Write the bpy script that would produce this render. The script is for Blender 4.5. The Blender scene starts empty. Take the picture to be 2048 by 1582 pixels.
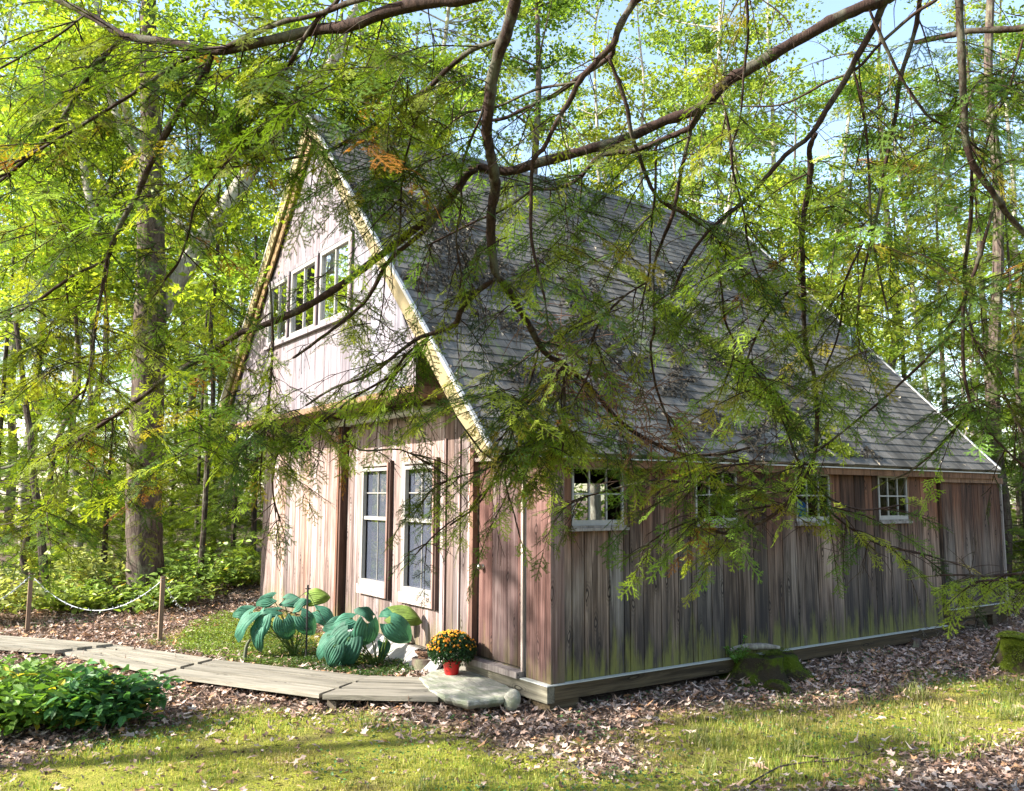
import bpy, math, random
import numpy as np
from mathutils import Vector, Matrix
RNG = np.random.default_rng(7)
random.seed(7)
SC = bpy.context.scene
# ------------------------------------------------------------------ camera
CF = 1717.68
CAMP = np.array([6.3027, -4.8146, 1.6623])
YAW, PIT, ROL = .9645, .1177, .0042
_cy, _sy, _cp, _sp = math.cos(YAW), math.sin(YAW), math.cos(PIT), math.sin(PIT)
FW = np.array([-_sy*_cp, _cy*_cp, _sp]); RT = np.array([_cy, _sy, 0.0]); UP = np.cross(RT, FW)
_c, _s = math.cos(ROL), math.sin(ROL)
RT, UP = _c*RT+_s*UP, -_s*RT+_c*UP
cam = bpy.data.cameras.new('camera'); co = bpy.data.objects.new('camera', cam)
SC.collection.objects.link(co); SC.camera = co
cam.sensor_width = 36; cam.lens = CF/2048*36; cam.clip_end = 600; cam.clip_start = .05
co.matrix_world = Matrix([[RT[i], UP[i], -FW[i], CAMP[i]] for i in range(3)]+[[0, 0, 0, 1]])
# ------------------------------------------------------------------ light
SUN = np.array([-.30, -.80, .52]); SUN /= np.linalg.norm(SUN)
w = bpy.data.worlds.new('World'); SC.world = w; w.use_nodes = True
nt = w.node_tree; bg = nt.nodes['Background']
sky = nt.nodes.new('ShaderNodeTexSky'); sky.sky_type = 'NISHITA'; sky.sun_disc = False
sky.sun_elevation = math.asin(SUN[2]); sky.sun_rotation = math.atan2(SUN[0], SUN[1]); sky.altitude = 100
sky.dust_density = 1.2
tint = nt.nodes.new('ShaderNodeMix'); tint.data_type = 'RGBA'; tint.blend_type = 'MULTIPLY'; tint.inputs[0].default_value = 1
tint.inputs[7].default_value = (1.02, .97, .91, 1); nt.links.new(sky.outputs[0], tint.inputs[6]); nt.links.new(tint.outputs[2], bg.inputs[0]); bg.inputs[1].default_value = .14
sl = bpy.data.lights.new('sun', 'SUN'); sl.energy = 4.8; sl.angle = math.radians(.53); sl.color = (1, .93, .82)
so = bpy.data.objects.new('sun', sl); SC.collection.objects.link(so)
so.rotation_euler = Vector(SUN).to_track_quat('Z', 'Y').to_euler(); so.location = (0, -20, 20)
SC.view_settings.view_transform = 'Standard'; SC.view_settings.look = 'None'
SC.view_settings.exposure = 2.0; SC.view_settings.gamma = 1
SC.cycles.max_bounces = 8; SC.cycles.transparent_max_bounces = 12
# ------------------------------------------------------------------ helpers
COL = SC.collection
def link(o, parent=None):
    COL.objects.link(o)
    if parent is not None: o.parent = parent
    return o
def tag(o, label=None, cat=None, group=None, kind=None):
    if label: o['label'] = label
    if cat: o['category'] = cat
    if group: o['group'] = group
    if kind: o['kind'] = kind
    return o
def empty(name, loc, label, cat, group=None):
    o = bpy.data.objects.new(name, None); o.empty_display_size = .1
    o.location = loc; link(o); return tag(o, label, cat, group)
def ray(u, v): return FW+RT*(u-1024)/CF-UP*(v-791)/CF
def at(u, v, d): return CAMP+ray(u, v)*d
def on(u, v, ax, val):
    d = ray(u, v); return CAMP+d*(val-CAMP[ax])/d[ax]
def proj(P):
    q = np.asarray(P)-CAMP; z = q@FW; z = np.where(z < .3, .3, z)
    return 1024+CF*(q@RT)/z, 791-CF*(q@UP)/z, q@FW
def nrm(v):
    v = np.asarray(v, float); return v/(np.linalg.norm(v)+1e-12)
class M:
    """collects polygons; build() makes ONE mesh object"""
    def __init__(s): s.V = []; s.F = []; s.n = 0; s.C = []; s.MI = []
    def add(s, V, F, col=(1, 1, 1), mi=0):
        V = np.asarray(V, float).reshape(-1, 3); F = np.asarray(F, int)
        s.V.append(V); s.F.append(F+s.n); s.n += len(V)
        c = np.asarray(col, float)
        if c.ndim == 1: c = np.tile(c, (len(V), 1))
        s.C.append(c); s.MI.append(np.full(len(F), mi, np.int32)); return s
    def box(s, a, b, col=(1, 1, 1), mi=0):
        x0, y0, z0 = a; x1, y1, z1 = b
        V = [(x0,y0,z0),(x1,y0,z0),(x1,y1,z0),(x0,y1,z0),(x0,y0,z1),(x1,y0,z1),(x1,y1,z1),(x0,y1,z1)]
        return s.add(V, [(0,3,2,1),(4,5,6,7),(0,1,5,4),(1,2,6,5),(2,3,7,6),(3,0,4,7)], col, mi)
    def hexa(s, V, col=(1, 1, 1), mi=0):
        return s.add(V, [(0,3,2,1),(4,5,6,7),(0,1,5,4),(1,2,6,5),(2,3,7,6),(3,0,4,7)], col, mi)
    def beam(s, p, q, w_, h_, up=(0, 0, 1), col=(1, 1, 1), mi=0):
        p, q = np.array(p, float), np.array(q, float); t = nrm(q-p); a = nrm(np.cross(t, up)); b = np.cross(a, t)
        V = [e+i*a*w_/2+j*b*h_/2 for j in (-1, 1) for e, i in ((p, -1), (q, -1), (q, 1), (p, 1))]
        return s.hexa(V, col, mi)
    def tube(s, P, R, n=6, col=(1, 1, 1), mi=0, cap=True):
        P = np.asarray(P, float); R = np.broadcast_to(np.asarray(R, float), (len(P),))
        T = np.gradient(P, axis=0); T /= np.linalg.norm(T, axis=1)[:, None]+1e-12
        a = np.cross(T[0], (0, 0, 1)); a = nrm(a) if np.linalg.norm(a) > .05 else np.array([1., 0, 0])
        A = []
        for t in T:
            a = nrm(a-t*(a@t)); A.append(a)
        A = np.array(A); B = np.cross(T, A); th = np.arange(n)*2*math.pi/n
        V = P[:, None]+R[:, None, None]*(np.cos(th)[None, :, None]*A[:, None]+np.sin(th)[None, :, None]*B[:, None])
        k = len(P); i = np.arange(k-1)[:, None]*n; j = np.arange(n)[None]; j2 = (j+1) % n
        F = np.stack([i+j, i+j2, i+n+j2, i+n+j], -1).reshape(-1, 4)
        s.add(V.reshape(-1, 3), F, col, mi)
        if cap:
            for kk in (0, k-1):
                s.add(V[kk], [[x for x in (range(n) if kk else range(n-1, -1, -1))]], col, mi)
        return s
    def tris(s, T, col=(1, 1, 1), mi=0):
        T = np.asarray(T, float); m = T.shape[1]; N = len(T)
        c = np.asarray(col, float)
        if c.ndim == 2 and len(c) == N: c = np.repeat(c, m, axis=0)
        return s.add(T.reshape(-1, 3), np.arange(N*m).reshape(N, m), c, mi)
    def mesh(s, name, mats, smooth=False, off=None):
        me = bpy.data.meshes.new(name)
        V = np.concatenate(s.V)
        if off is not None: V = V-np.asarray(off)
        me.vertices.add(len(V)); me.vertices.foreach_set('co', V.ravel().astype(np.float32))
        li = np.concatenate([f.ravel() for f in s.F]); lt = np.concatenate([np.full(len(f), f.shape[1]) for f in s.F])
        me.loops.add(len(li)); me.loops.foreach_set('vertex_index', li.astype(np.int32))
        ls = np.concatenate([[0], np.cumsum(lt)[:-1]])
        me.polygons.add(len(lt)); me.polygons.foreach_set('loop_start', ls.astype(np.int32)); me.polygons.foreach_set('loop_total', lt.astype(np.int32))
        me.polygons.foreach_set('material_index', np.concatenate(s.MI))
        me.polygons.foreach_set('use_smooth', np.full(len(lt), bool(smooth)))
        me.update(calc_edges=True)
        ca = me.color_attributes.new('Col', 'FLOAT_COLOR', 'POINT')
        C = np.concatenate(s.C); C = np.concatenate([C, np.ones((len(C), 1))], 1)
        ca.data.foreach_set('color', C.ravel().astype(np.float32))
        for m in (mats if isinstance(mats, (list, tuple)) else [mats]): me.materials.append(m)
        return me
    def build(s, name, mats, parent=None, smooth=False, off=None):
        o = bpy.data.objects.new(name, s.mesh(name, mats, smooth, off)); return link(o, parent)
def copy_tree(o, parent=None):
    c = o.copy(); COL.objects.link(c); c.parent = parent
    for ch in list(o.children): copy_tree(ch, c)
    return c
def hash2(ix, iy, sd=0):
    h = np.sin(ix*127.1+iy*311.7+sd*74.7)*43758.5453; return h-np.floor(h)
def vnoise(x, y, sd=0):
    ix, iy = np.floor(x), np.floor(y); fx, fy = x-ix, y-iy; fx = fx*fx*(3-2*fx); fy = fy*fy*(3-2*fy)
    a, b = hash2(ix, iy, sd), hash2(ix+1, iy, sd); c, d = hash2(ix, iy+1, sd), hash2(ix+1, iy+1, sd)
    return (a*(1-fx)+b*fx)*(1-fy)+(c*(1-fx)+d*fx)*fy
def fbm(x, y, sd=0, o=4):
    r, A, t = 0, .5, 0
    for i in range(o): r = r+A*vnoise(x*2**i, y*2**i, sd+i); t += A; A *= .5
    return r/t
def smooth_line(P, R, k=4):
    P = np.asarray(P, float); R = np.asarray(R, float); n = len(P)
    if n < 3: return P, R
    oP, oR = [], []
    for i in range(n-1):
        p0, p1, p2, p3 = P[max(i-1, 0)], P[i], P[i+1], P[min(i+2, n-1)]
        for j in range(k):
            t = j/k; oP.append(.5*((2*p1)+(-p0+p2)*t+(2*p0-5*p1+4*p2-p3)*t*t+(-p0+3*p1-3*p2+p3)*t**3)); oR.append(R[i]*(1-t)+R[i+1]*t)
    return np.array(oP+[P[-1]]), np.array(oR+[R[-1]])
# ------------------------------------------------------------------ materials
def mat(name):
    m = bpy.data.materials.new(name); m.use_nodes = True; t = m.node_tree
    b = t.nodes['Principled BSDF']; return m, t, b
def N(t, typ, **k):
    n = t.nodes.new(typ)
    for a, v in k.items(): setattr(n, a, v)
    return n
def coords(t, scale, kind='Object', rot=(0, 0, 0)):
    c = N(t, 'ShaderNodeTexCoord'); m = N(t, 'ShaderNodeMapping'); m.inputs['Scale'].default_value = scale
    m.inputs['Rotation'].default_value = rot
    t.links.new(c.outputs[kind], m.inputs[0]); return m.outputs[0]
def noise(t, vec, sc, det=4, rough=.6, dist=0):
    n = N(t, 'ShaderNodeTexNoise'); n.inputs['Scale'].default_value = sc; n.inputs['Detail'].default_value = det
    n.inputs['Roughness'].default_value = rough; n.inputs['Distortion'].default_value = dist
    if vec is not None: t.links.new(vec, n.inputs['Vector'])
    return n.outputs['Fac']
def ramp(t, fac, stops):
    r = N(t, 'ShaderNodeValToRGB'); e = r.color_ramp.elements
    while len(e) < len(stops): e.new(.5)
    for i, (p, c) in enumerate(stops):
        e[i].position = p; e[i].color = (c, c, c, 1) if isinstance(c, (int, float)) else (*c, 1)
    t.links.new(fac, r.inputs[0]); return r.outputs[0]
def mix(t, a, b, f, mode='MIX'):
    m = N(t, 'ShaderNodeMix', data_type='RGBA', blend_type=mode)
    for v, s in ((f, 0), (a, 6), (b, 7)):
        if isinstance(v, (int, float)): m.inputs[s].default_value = v
        elif isinstance(v, tuple): m.inputs[s].default_value = (*v, 1)
        else: t.links.new(v, m.inputs[s])
    return m.outputs[2]
def math_(t, op, a, b=0.0, c=None, clamp=False):
    m = N(t, 'ShaderNodeMath', operation=op); m.use_clamp = clamp
    for i, v in enumerate((a, b, c)):
        if v is None: continue
        if isinstance(v, (int, float)): m.inputs[i].default_value = v
        else: t.links.new(v, m.inputs[i])
    return m.outputs[0]
def bump(t, b, h, st=.5, dist=.01):
    n = N(t, 'ShaderNodeBump'); n.inputs['Strength'].default_value = st; n.inputs['Distance'].default_value = dist
    t.links.new(h, n.inputs['Height']); t.links.new(n.outputs[0], b.inputs['Normal'])
def colattr(t): return N(t, 'ShaderNodeVertexColor', layer_name='Col').outputs[0]
def wood(name, dark, mid, light, moss=0.0, black=0.0, horiz=None, grey=0.0, rough=.85):
    m, t, b = mat(name)
    s = {None: (22, 22, .8), 'x': (.8, 22, 22), 'y': (22, .8, 22)}[horiz]
    v = coords(t, s); g = noise(t, v, 1.15, 6, .62, 1.1)
    big = noise(t, coords(t, tuple(max(k*.20, .55) for k in s)), 1.3, 4, .65, .5)
    fine = noise(t, coords(t, tuple(k*4.5 if k > 5 else k*1.3 for k in s)), 1.5, 4, .7)
    c = ramp(t, math_(t, 'ADD', math_(t, 'MULTIPLY', g, .75), math_(t, 'MULTIPLY', fine, .25)), [(.36, dark), (.50, mid), (.65, light)])
    c = mix(t, c, light, ramp(t, big, [(.45, 0.), (.75, .75)]))
    c = mix(t, c, dark, ramp(t, big, [(.26, .75), (.42, 0.)]))
    # knots
    vo = N(t, 'ShaderNodeTexVoronoi', voronoi_dimensions='2D'); vo.inputs['Scale'].default_value = 1
    s3 = N(t, 'ShaderNodeSeparateXYZ'); t.links.new(N(t, 'ShaderNodeTexCoord').outputs['Object'], s3.inputs[0]); cb = N(t, 'ShaderNodeCombineXYZ')
    ka = {None: (3.6, 3.6, 0, 1.3), 'x': (0, 3.6, 3.6, 1.1), 'y': (3.6, 0, 3.6, 1.1)}[horiz]
    t.links.new(math_(t, 'ADD', math_(t, 'ADD', math_(t, 'MULTIPLY', s3.outputs[0], ka[0]), math_(t, 'MULTIPLY', s3.outputs[1], ka[1])), math_(t, 'MULTIPLY', s3.outputs[2], ka[2])), cb.inputs[0])
    t.links.new(math_(t, 'MULTIPLY', s3.outputs[{None: 2, 'x': 0, 'y': 1}[horiz]], ka[3]), cb.inputs[1]); kn = N(t, 'ShaderNodeTexNoise'); kn.inputs['Scale'].default_value = 3.0; kn.inputs['Detail'].default_value = 2; t.links.new(cb.outputs[0], kn.inputs['Vector']); ad = N(t, 'ShaderNodeVectorMath', operation='MULTIPLY_ADD'); ad.inputs[1].default_value = (.22, .22, 0); t.links.new(kn.outputs['Color'], ad.inputs[0]); t.links.new(cb.outputs[0], ad.inputs[2]); t.links.new(ad.outputs[0], vo.inputs['Vector'])
    kd = vo.outputs['Distance']
    rings = math_(t, 'SINE', math_(t, 'MULTIPLY', kd, 120.0))
    near = ramp(t, kd, [(.07, 1.), (.22, 0.)])
    c = mix(t, c, dark, math_(t, 'MULTIPLY', near, math_(t, 'MULTIPLY_ADD', rings, .35, .30)))
    c = mix(t, c, tuple(k*.5 for k in dark), ramp(t, kd, [(.035, .0), (.05, .9), (.085, 0.)]))
    c = mix(t, c, light, ramp(t, kd, [(.02, .5), (.045, 0.)]))
    c = mix(t, c, colattr(t), 1.0, 'MULTIPLY')
    gc = N(t, 'ShaderNodeNewGeometry'); sp = N(t, 'ShaderNodeSeparateXYZ')
    oc = N(t, 'ShaderNodeTexCoord'); t.links.new(oc.outputs['Object'], sp.inputs[0]); z = sp.outputs[2]
    st = noise(t, coords(t, (3.2, 3.2, .35)), 1.7, 4, .65)
    if name == 'weathered_siding':
        kk = math_(t, 'ADD', z, math_(t, 'MULTIPLY_ADD', st, 1.4, -.7)); c = mix(t, c, mix(t, c, (.62, .34, .22), 1.0, 'MULTIPLY'), ramp(t, math_(t, 'MULTIPLY', kk, .5), [(.45, 0.), (.78, .9)]))
    if black:
        k = math_(t, 'ADD', z, math_(t, 'MULTIPLY_ADD', st, -2.6, 1.3))
        c = mix(t, c, (.026, .023, .024), math_(t, 'MULTIPLY', ramp(t, k, [(.12, 1.), (.85, 0.)]), black))
    if moss:
        k = math_(t, 'ADD', z, math_(t, 'MULTIPLY_ADD', noise(t, coords(t, (5, 5, .7)), 1.3, 5, .75), -1.9, 1.02))
        c = mix(t, c, (.15, .15, .04), math_(t, 'MULTIPLY', ramp(t, k, [(.02, 1.), (.34, 0.)]), moss))
    t.links.new(c, b.inputs['Base Color']); b.inputs['Roughness'].default_value = rough; b.inputs['Specular IOR Level'].default_value = .25
    bump(t, b, math_(t, 'ADD', g, math_(t, 'MULTIPLY', near, .4)), .6, .006)
    return m
def leafmat(name, base=(1, 1, 1), trans=.45, rough=.45, tr=(1.15, 1.15, .6), spec=.4):
    m, t, b = mat(name)
    c = mix(t, colattr(t), base, 1.0, 'MULTIPLY')
    nz = noise(t, coords(t, (1, 1, 1)), 9, 3); c = mix(t, c, ramp(t, nz, [(.3, .65), (.7, 1.25)]), 1.0, 'MULTIPLY')
    t.links.new(c, b.inputs['Base Color']); b.inputs['Roughness'].default_value = rough; b.inputs['Specular IOR Level'].default_value = spec
    T = N(t, 'ShaderNodeBsdfTranslucent'); t.links.new(mix(t, c, tr, 1.0, 'MULTIPLY'), T.inputs[0])
    ms = N(t, 'ShaderNodeMixShader'); ms.inputs[0].default_value = trans
    t.links.new(b.outputs[0], ms.inputs[1]); t.links.new(T.outputs[0], ms.inputs[2])
    t.links.new(ms.outputs[0], t.nodes['Material Output'].inputs[0]); return m
def bark(name, a, b_, lichen=(.3, .32, .22), lf=.3, sc=1.0):
    m, t, b = mat(name)
    v = coords(t, (14*sc, 14*sc, 2.2*sc)); g = noise(t, v, 1.5, 6, .7, .5)
    c = ramp(t, g, [(.35, a), (.62, b_)])
    li = noise(t, coords(t, (3, 3, 2)), 1.6, 5, .7)
    c = mix(t, c, lichen, ramp(t, li, [(.52, 0.), (.62, lf)]))
    c = mix(t, c, colattr(t), 1.0, 'MULTIPLY')
    t.links.new(c, b.inputs['Base Color']); b.inputs['Roughness'].default_value = .9; b.inputs['Specular IOR Level'].default_value = .2
    bump(t, b, g, .9, .02/sc); return m
def plain(name, col, rough=.6, metal=0.0, nz=.15, sc=20, spec=.4):
    m, t, b = mat(name)
    f = noise(t, coords(t, (1, 1, 1)), sc, 5, .65)
    c = mix(t, tuple(col), tuple(k*.45 for k in col), ramp(t, f, [(.4, 0.), (.75, min(1, nz*3))]))
    c = mix(t, c, colattr(t), 1.0, 'MULTIPLY')
    t.links.new(c, b.inputs['Base Color']); b.inputs['Roughness'].default_value = rough; b.inputs['Metallic'].default_value = metal
    b.inputs['Specular IOR Level'].default_value = spec
    bump(t, b, f, .25, .004); return m
def mossmat(name, a=(.10, .16, .015), b_=(.03, .025, .012), cut=.45):
    m, t, b = mat(name)
    f = noise(t, coords(t, (1, 1, 1)), 4, 5, .7); g = noise(t, coords(t, (1, 1, 1)), 60, 4, .7)
    c = mix(t, ramp(t, g, [(.3, tuple(k*.5 for k in a)), (.7, a)]), b_, ramp(t, f, [(cut, 0.), (cut+.08, 1.)]))
    t.links.new(c, b.inputs['Base Color']); b.inputs['Roughness'].default_value = 1; b.inputs['Specular IOR Level'].default_value = .1
    bump(t, b, math_(t, 'ADD', g, f), 1, .03); return m
def glassmat(name, refl=.3, tint=(.9, .95, .95), wob=.15, haze=0):
    m, t, b = mat(name); t.nodes.remove(b)
    g = N(t, 'ShaderNodeBsdfGlossy'); g.inputs['Roughness'].default_value = .03; g.inputs[0].default_value = (.95, .97, 1, 1)
    tr = N(t, 'ShaderNodeBsdfTransparent'); tr.inputs[0].default_value = (*tint, 1)
    fr = N(t, 'ShaderNodeFresnel'); fr.inputs[0].default_value = 1.5
    nb = N(t, 'ShaderNodeBump'); nb.inputs['Strength'].default_value = wob; nb.inputs['Distance'].default_value = .01
    t.links.new(noise(t, coords(t, (1, 1, 1)), 3, 2), nb.inputs['Height']); t.links.new(nb.outputs[0], g.inputs['Normal'])
    f = math_(t, 'MULTIPLY_ADD', fr.outputs[0], .6 if refl < 0 else 1.0, refl, True)
    ms = N(t, 'ShaderNodeMixShader'); t.links.new(f, ms.inputs[0]); t.links.new(tr.outputs[0], ms.inputs[1]); t.links.new(g.outputs[0], ms.inputs[2])
    if haze:
        df = N(t, 'ShaderNodeBsdfDiffuse'); df.inputs[0].default_value = (.13, .15, .21, 1); m2 = N(t, 'ShaderNodeMixShader'); m2.inputs[0].default_value = haze
        t.links.new(ms.outputs[0], m2.inputs[1]); t.links.new(df.outputs[0], m2.inputs[2]); ms = m2
    t.links.new(ms.outputs[0], t.nodes['Material Output'].inputs[0]); return m
MT = dict(
    side=wood('weathered_siding', (.017, .012, .009), (.088, .062, .048), (.27, .21, .172), moss=.85, black=.85),
    front=wood('front_siding', (.060, .036, .031), (.20, .138, .122), (.36, .29, .275), moss=.35, black=.4),
    gable=wood('gable_siding', (.075, .064, .076), (.165, .145, .165), (.245, .225, .25)),
    door=wood('door_boards', (.032, .014, .013), (.078, .040, .036), (.15, .10, .092), moss=.2, black=.3),
    plank=wood('walk_planks', (.08, .075, .06), (.19, .175, .145), (.29, .27, .23), horiz='x'),
    beam=wood('sill_beam', (.018, .013, .007), (.055, .040, .022), (.11, .085, .05), horiz='y'),
    beamx=wood('front_beam', (.04, .038, .028), (.11, .10, .075), (.20, .19, .145), horiz='x'),
    brown=wood('brown_trim', (.07, .04, .025), (.16, .09, .055), (.26, .16, .11)),
    trim=wood('grey_trim', (.10, .08, .072), (.20, .172, .158), (.30, .27, .255)),
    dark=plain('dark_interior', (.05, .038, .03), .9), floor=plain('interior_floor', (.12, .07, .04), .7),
    rake=plain('cream_rake', (.21, .165, .08), .6, nz=.12, sc=6), white=plain('white_paint', (.27, .26, .25), .5, nz=.12),
    drip=plain('drip_edge', (.38, .38, .37), .4), glass=glassmat('old_glass', -.03, (.55, .58, .56)), glassd=glassmat('screened_glass', .12, (.35, .38, .46), haze=.3),
    flash=plain('flashing', (.40, .42, .4), .45), metal=plain('grey_track', (.42, .44, .42), .45, .4),
    knob=plain('knob_metal', (.5, .47, .42), .25, .9, .05), black=plain('black_iron', (.02, .02, .022), .5),
    bark=bark('oak_bark', (.022, .016, .013), (.12, .09, .075), (.2, .21, .13), .5), birch=bark('pale_bark', (.16, .14, .12), (.38, .35, .31), (.5, .5, .44), .5),
    dbark=bark('dark_bark', (.02, .015, .012), (.07, .052, .042)),
    limb=bark('hemlock_limb', (.013, .007, .0055), (.048, .028, .022), (.15, .16, .115), .45, 3.0),
    needle=leafmat('hemlock_needles', trans=.45, rough=.65, tr=(1.35, 1.3, .45), spec=.15), leaf=leafmat('forest_leaves', trans=.52, tr=(1.3, 1.3, .55)),
    shrub=leafmat('shrub_leaves', trans=.42), grass=leafmat('grass_blades', trans=.4, rough=.6), litter=leafmat('dead_leaves', trans=.15, rough=.75, tr=(1, .9, .7), spec=.2),
    hosta=leafmat('hosta_leaves', trans=.22, rough=.62, spec=.25), moss=mossmat('moss'), mossy=mossmat('mossy_bark', (.085, .12, .010), (.04, .032, .02), .47),
    rope=plain('white_rope', (.38, .42, .46), .5), red=plain('red_pot', (.42, .012, .012), .35, nz=.05),
    blue=plain('blue_ball', (.02, .25, .8), .3), stone=None)
def stonemat():
    m, t, b = mat('lichen_stone'); f = noise(t, coords(t, (3, 9, 12), rot=(.2, .1, .5)), 1.5, 7, .7, .8); g = noise(t, coords(t, (1, 1, 1)), 7, 5, .7)
    c = ramp(t, f, [(.3, (.10, .10, .085)), (.5, (.24, .235, .20)), (.7, (.40, .39, .34))])
    c = mix(t, c, (.16, .19, .12), ramp(t, g, [(.45, 0.), (.6, .7)])); t.links.new(c, b.inputs['Base Color'])
    b.inputs['Roughness'].default_value = .85; bump(t, b, f, .8, .02); return m
MT['stone'] = stonemat()
def roofmat():
    m, t, b = mat('asphalt_shingles')
    c = mix(t, colattr(t), ramp(t, noise(t, coords(t, (1, 1, 1)), 160, 2), [(.35, .7), (.65, 1.2)]), 1.0, 'MULTIPLY')
    st = noise(t, coords(t, (.9, 3.2, .9)), 1.2, 5, .65)
    c = mix(t, c, (.035, .033, .028), ramp(t, st, [(.44, 0.), (.62, .8)]))
    ms = noise(t, coords(t, (.5, 1.6, .5)), 1.4, 6, .75)
    c = mix(t, c, (.10, .15, .03), ramp(t, ms, [(.60, 0.), (.68, .7)]))
    t.links.new(c, b.inputs['Base Color']); b.inputs['Roughness'].default_value = .9; b.inputs['Specular IOR Level'].default_value = .25
    bump(t, b, noise(t, coords(t, (1, 1, 1)), 200, 2), .5, .004); return m
MT['roof'] = roofmat()
# ------------------------------------------------------------------ terrain
def gz(x, y):
    x = np.asarray(x, float); y = np.asarray(y, float)
    z = -.23+.022*np.clip(-x, -2, 10)+.014*np.clip(y, -3, 12)
    z = z+.05*(fbm(x*.35, y*.35, 3)-.5)*2*.6+.02*(fbm(x*1.7, y*1.7, 9, 3)-.5)
    z = z+.055*np.exp(-((x+.75)**2+(y+.75)**2)/.22)
    far = np.hypot(x+1, y)
    z = z+np.clip(far-16, 0, 60)*.02*(fbm(x*.06, y*.06, 5))
    return z
def inpoly(u, v, P):
    r = np.zeros(np.shape(u), bool); n = len(P)
    for i in range(n):
        x0, y0 = P[i]; x1, y1 = P[(i+1) % n]
        c = ((y0 > v) != (y1 > v)) & (u < (x1-x0)*(v-y0)/((y1-y0) if y1 != y0 else 1e-9)+x0); r ^= c
    return r
GRASS = [(-900, 1640), (0, 1545), (150, 1500), (330, 1440), (520, 1425), (760, 1436), (900, 1462), (1080, 1490), (1240, 1490), (1300, 1450), (1420, 1418), (1600, 1405), (1800, 1375), (2048, 1335), (2800, 1300), (2800, 1500), (2048, 1478), (1800, 1500), (1740, 1560), (1500, 1600), (1300, 2600), (-900, 2600)]
LITP = [(880, 1470), (1130, 1500), (1390, 1490), (1330, 1530), (1150, 1520), (1000, 1500)]
BED = [(330, 1290), (430, 1235), (520, 1215), (620, 1240), (700, 1300), (850, 1335), (740, 1352), (560, 1330)]
def grassmask(x, y):
    u, v, d = proj(np.stack([x, y, gz(x, y)], -1))
    j = (fbm(x*1.6, y*1.6, 21)-.5); u2 = u+j*260; v2 = v+(fbm(x*2.3, y*2.3, 33)-.5)*70
    g = inpoly(u2, v2, GRASS) & ~inpoly(u2, v2, LITP) & (d > .5) & (d < 13)
    g |= inpoly(u2*.7+u*.3, v+(v2-v)*.3, BED) & (d > 5)
    near = (d <= 3.5); g = np.where(near, fbm(x*.8, y*.8, 8) > .42, g)
    return g
def axis(a, b, fa, fb, fine, ncoarse):
    c1 = fa-(fa-a)*np.linspace(1, 0, ncoarse, endpoint=False)**2.2; c2 = fb+(b-fb)*np.linspace(0, 1, ncoarse+1)[1:]**2.2
    return np.concatenate([c1, np.arange(fa, fb, fine), [fb], c2])
xs = axis(-160, 120, -13, 7, .07, 40); ys = axis(-120, 160, -7, 12, .07, 40)
X, Y = np.meshgrid(xs, ys, indexing='ij'); Z = gz(X, Y)
G = grassmask(X.ravel(), Y.ravel()).reshape(X.shape).astype(float)
for _ in range(2):
    G[1:-1, 1:-1] = (G[1:-1, 1:-1]*2+G[:-2, 1:-1]+G[2:, 1:-1]+G[1:-1, :-2]+G[1:-1, 2:])/6
g = M(); nx, ny = X.shape; I = np.arange((nx-1)*(ny-1)); ii, jj = I//(ny-1), I % (ny-1); a = ii*ny+jj
g.add(np.stack([X, Y, Z], -1).reshape(-1, 3), np.stack([a, a+ny, a+ny+1, a+1], -1), np.stack([G.ravel()]*3, -1))
def groundmat():
    m, t, b = mat('forest_floor'); n1 = noise(t, coords(t, (1, 1, 1)), 22, 6, .75); n2 = noise(t, coords(t, (1, 1, 1)), 2.2, 5, .7); n3 = noise(t, coords(t, (1, 1, 1)), 90, 3, .7)
    lit = ramp(t, n1, [(.32, (.03, .021, .017)), (.5, (.14, .098, .076)), (.68, (.32, .24, .19))])
    gr = ramp(t, n2, [(.3, (.20, .16, .07)), (.5, (.25, .27, .035)), (.68, (.38, .33, .08))])
    gr = mix(t, gr, ramp(t, n3, [(.3, .45), (.7, 1.3)]), 1.0, 'MULTIPLY')
    c = mix(t, lit, gr, colattr(t)); t.links.new(c, b.inputs['Base Color']); b.inputs['Roughness'].default_value = .95
    b.inputs['Specular IOR Level'].default_value = .15
    bump(t, b, math_(t, 'ADD', n1, math_(t, 'MULTIPLY', n3, .5)), 1, .03); return m
o = g.build('ground', groundmat(), smooth=True); tag(o, kind='structure')
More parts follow.
